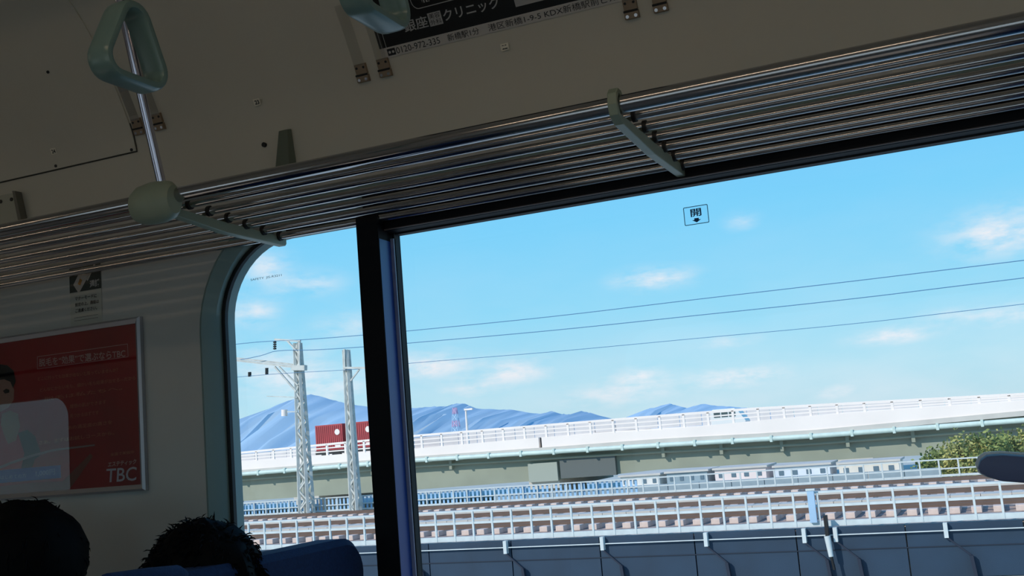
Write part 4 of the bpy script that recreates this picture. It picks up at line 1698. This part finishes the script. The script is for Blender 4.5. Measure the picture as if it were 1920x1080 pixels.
# ---- overhead wires
WP = [([(300, 662), (455, 644), (520, 639), (567, 637), (672, 629), (770, 620), (1030, 594), (1300, 562), (1600, 527), (1920, 488)], 'uppermost overhead wire crossing the sky'),
      ([(300, 700), (470, 671), (520, 658), (590, 656), (672, 651), (770, 643), (1030, 620), (1300, 592), (1600, 560), (1920, 521)], 'second overhead wire down crossing the sky'),
      ([(300, 720), (505, 702), (672, 692), (770, 681), (1030, 660), (1300, 635), (1600, 607), (1920, 570)], 'third overhead wire down, faintest of the three')]
for k, (pts, lab) in enumerate(WP):
    q = [at(a, b, Y1 - .3) for a, b in pts]
    q.append(q[-1] + (q[-1] - q[-2]).normalized() * 30)
    # smooth by dense Catmull interpolation
    d = []
    for i in range(len(q) - 1):
        p0_, p1__, p2__, p3__ = q[max(i - 1, 0)], q[i], q[i + 1], q[min(i + 2, len(q) - 1)]
        for j in range(5):
            t_ = j / 5
            d.append(0.5 * ((2 * p1__) + (p2__ - p0_) * t_ + (2 * p0_ - 5 * p1__ + 4 * p2__ - p3__) * t_ ** 2 + (3 * p1__ - p0_ - 3 * p2__ + p3__) * t_ ** 3))
    mb = MB().tube(d, (.019, .019, .014)[k], 6)
    tag(mb.build('overhead_wire', M_WIRE, smooth=True), lab, 'wire', 'overhead wires')

# ---- shrubs by the viaduct
M_LEAF = mat('olive_leaf', (150, 158, 84), .8, col2=(104, 120, 62), nscale=1.5)
M_LEAF2 = mat('straw_leaf', (186, 178, 104), .8, col2=(140, 146, 84), nscale=1.5)
M_TWIG = mat('twig', (90, 76, 58), .9)


def shrub(px, pyb, pyt, Y, rw, label, seed, leaf):
    rnd = random.Random(seed)
    a = at(px, pyb, Y); b = at(px, pyt, Y)
    h = b.z - GZ
    t_ = thing('shrub', (a.x, Y, GZ), label, 'shrub', 'shrubs at the foot of the viaduct')
    mb = MB(); lv = MB()
    for s in range(22):
        an = rnd.uniform(0, 2 * PI); rr = rw * rnd.uniform(.2, 1)
        tip = Vector((a.x + rr * math.cos(an), Y + rr * .6 * math.sin(an), GZ + h * rnd.uniform(.55, 1) * (1 - .25 * rr / rw)))
        base = Vector((a.x + .2 * math.cos(an), Y + .2 * math.sin(an), GZ))
        mid = (base + tip) / 2 + Vector((0, 0, .12 * h))
        mb.tube([base, mid, tip], .03, 5, rs=[.05, .035, .012])
        for _ in range(210):
            t = rnd.uniform(.25, 1.02)
            c = base.lerp(mid, t * 2) if t < .5 else mid.lerp(tip, t * 2 - 1)
            c = c + Vector((rnd.gauss(0, .24), rnd.gauss(0, .24), rnd.gauss(0, .2)))
            d = Vector((rnd.gauss(0, 1), rnd.gauss(0, 1), rnd.gauss(.4, 1))).normalized()
            u = d.orthogonal().normalized()
            L_ = rnd.uniform(.14, .30)
            w = L_ * .32
            lv.add([c, c + d * L_ * .5 + u * w, c + d * L_, c + d * L_ * .5 - u * w], [(0, 1, 2, 3)])
    mb.build('branches', M_TWIG, t_)
    o = lv.build('foliage', leaf, t_); o['kind'] = 'stuff'
    return t_


shrub(1810, 862, 806, 62, 1.4, 'straw green shrub left of the dark seat handle', 1, M_LEAF2)
shrub(1868, 862, 798, 62, 1.6, 'olive green shrub above the dark seat handle', 2, M_LEAF)
shrub(1930, 862, 786, 62.5, 1.6, 'taller straw green shrub cut by right frame edge', 3, M_LEAF2)
shrub(2010, 862, 780, 63, 2.0, 'olive shrub beyond the right frame edge', 4, M_LEAF)
shrub(1760, 866, 838, 63, .9, 'lowest olive shrub, leftmost in front of girder', 5, M_LEAF)

# ---- low wall beyond the far fence
xa = at(925, 925, 58).x; xb = at(1765, 880, 58).x
lw = thing('trackside_wall', ((xa + xb) / 2, 58, GZ), 'long low grey-blue wall just beyond the far fence', 'wall')
n = 14
wp = MB().box(.02, (xb - xa) / n - .02, 58.0, 58.2, GZ, Z(-3.16)).mesh('wall_panel', mat('wall_grey_blue', (160, 176, 182), .8, noise=.15, nscale=1.5))
for k in range(n):
    o = link('wall_panel', wp, lw)
    o.location = (xa + (xb - xa) * k / n, 0, 0)

# ---- low buildings seen under the viaduct
spec = [(1160, 1240, 889, (236, 232, 224), 'long low cream shed under viaduct, leftmost of the sheds'), (1246, 1330, 882, (150, 168, 176), 'low grey-blue shed under the viaduct girder'),
        (1336, 1440, 875, (240, 222, 216), 'low pinkish white shed under the viaduct'), (1448, 1560, 870, (222, 228, 234), 'low pale blue-grey shed under right part of viaduct'),
        (1568, 1690, 864, (230, 222, 208), 'low beige shed under viaduct near the shrubs')]
for (pa, pb2, pyt_, c, lab) in spec:
    Yb = 70.0
    xa = at(pa, pyt_, Yb).x; xb = at(pb2, pyt_, Yb).x
    ze = at((pa + pb2) / 2, pyt_, Yb).z - .12
    xa += .1; xb -= .16
    t_ = thing('low_shed', ((xa + xb) / 2, Yb, GZ), lab, 'shed', 'low sheds beside the viaduct')
    MB().box(xa, xb, Yb, Yb + 3, GZ, ze).build('wall', mat('bld%d' % pa, c, .8, noise=.12, nscale=.8), t_)
    MB().box(xa - .12, xb + .12, Yb - .15, Yb + 3.15, ze, ze + .12).build('roof', M_CONC, t_)
    n = 4
    wm = MB().box(0, (xb - xa) / n * .35, -.04, .02, 0, .28).mesh('window', mat('bld_glass', (98, 118, 130), .3))
    for k in range(n):
        o = link('window', wm, t_)
        o.location = Vector((xa + (xb - xa) * (k + .3) / n, Yb, ze - .5))

# ---- hills
def hills(name, pts, Y, material, label):
    q = [at(a, b, Y) for a, b in pts]
    rnd = random.Random(len(pts))
    dens = []
    for a, b in zip(q, q[1:]):
        for j in range(6):
            t_ = j / 6
            p_ = a.lerp(b, t_)
            p_.z += rnd.uniform(-1, 1) * Y * .00035
            dens.append(p_)
    dens.append(q[-1])
    rows = []
    for (dy, k) in ((-900, 0), (-600, .35), (-300, .75), (0, 1), (500, .5), (900, 0)):
        row = []
        for i, p_ in enumerate(dens):
            h = p_.z - (GZ - 30)
            jit = math.sin(i * .9 + dy) * 60 if k not in (0, 1) else 0
            row.append((p_.x, p_.y + dy + jit, GZ - 30 + h * (k + (rnd.uniform(-.04, .04) if 0 < k < 1 else 0))))
        rows.append(row)
    n = len(dens)
    vs = [v for r_ in rows for v in r_]
    fs = [(r_ * n + i, r_ * n + i + 1, (r_ + 1) * n + i + 1, (r_ + 1) * n + i) for r_ in range(len(rows) - 1) for i in range(n - 1)]
    mb = MB().add(vs, fs)
    o = mb.build('hills', material, smooth=True)
    return tag(o, label, 'hills')


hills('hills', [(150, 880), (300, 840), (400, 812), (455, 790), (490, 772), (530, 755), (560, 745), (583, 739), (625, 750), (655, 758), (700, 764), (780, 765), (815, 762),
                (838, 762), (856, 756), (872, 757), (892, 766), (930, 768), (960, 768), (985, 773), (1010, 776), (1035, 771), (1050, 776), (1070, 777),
                (1090, 771), (1110, 775), (1135, 785), (1160, 796)], 5200, M_HILL, 'long hill range coloured haze blue, its peak behind taller mast')
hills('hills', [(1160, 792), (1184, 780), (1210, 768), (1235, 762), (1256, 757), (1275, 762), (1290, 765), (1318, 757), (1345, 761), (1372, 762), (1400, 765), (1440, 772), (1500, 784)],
      6500, M_HILL2, 'smaller hill range coloured paler for haze above viaduct, left of van')

# ================================================================== CEILING LIGHTS (above the view)
for (x, y), lab in (((-3.4, .475), 'fluorescent ceiling light fixture nearest the front wall'), ((-.6, .475), 'fluorescent ceiling light fixture above the camera, middle of three'), ((2.0, .475), 'fluorescent ceiling light fixture nearest the back wall')):
    t_ = thing('ceiling_light', (x, y, Z(1.1)), lab, 'ceiling light', 'ceiling lights over the aisle')
    MB().box(x - .6, x + .6, y - .11, y + .11, Z(1.085), Z(1.128)).build('housing', M_CEIL, t_, bevel=.005)
    MB().tube([(x - .57, y, Z(1.068)), (x + .57, y, Z(1.068))], .014, 12).build('tube_lamp', mat('lamp_tube', (255, 228, 196), .5, emit=6.5), t_, smooth=True)
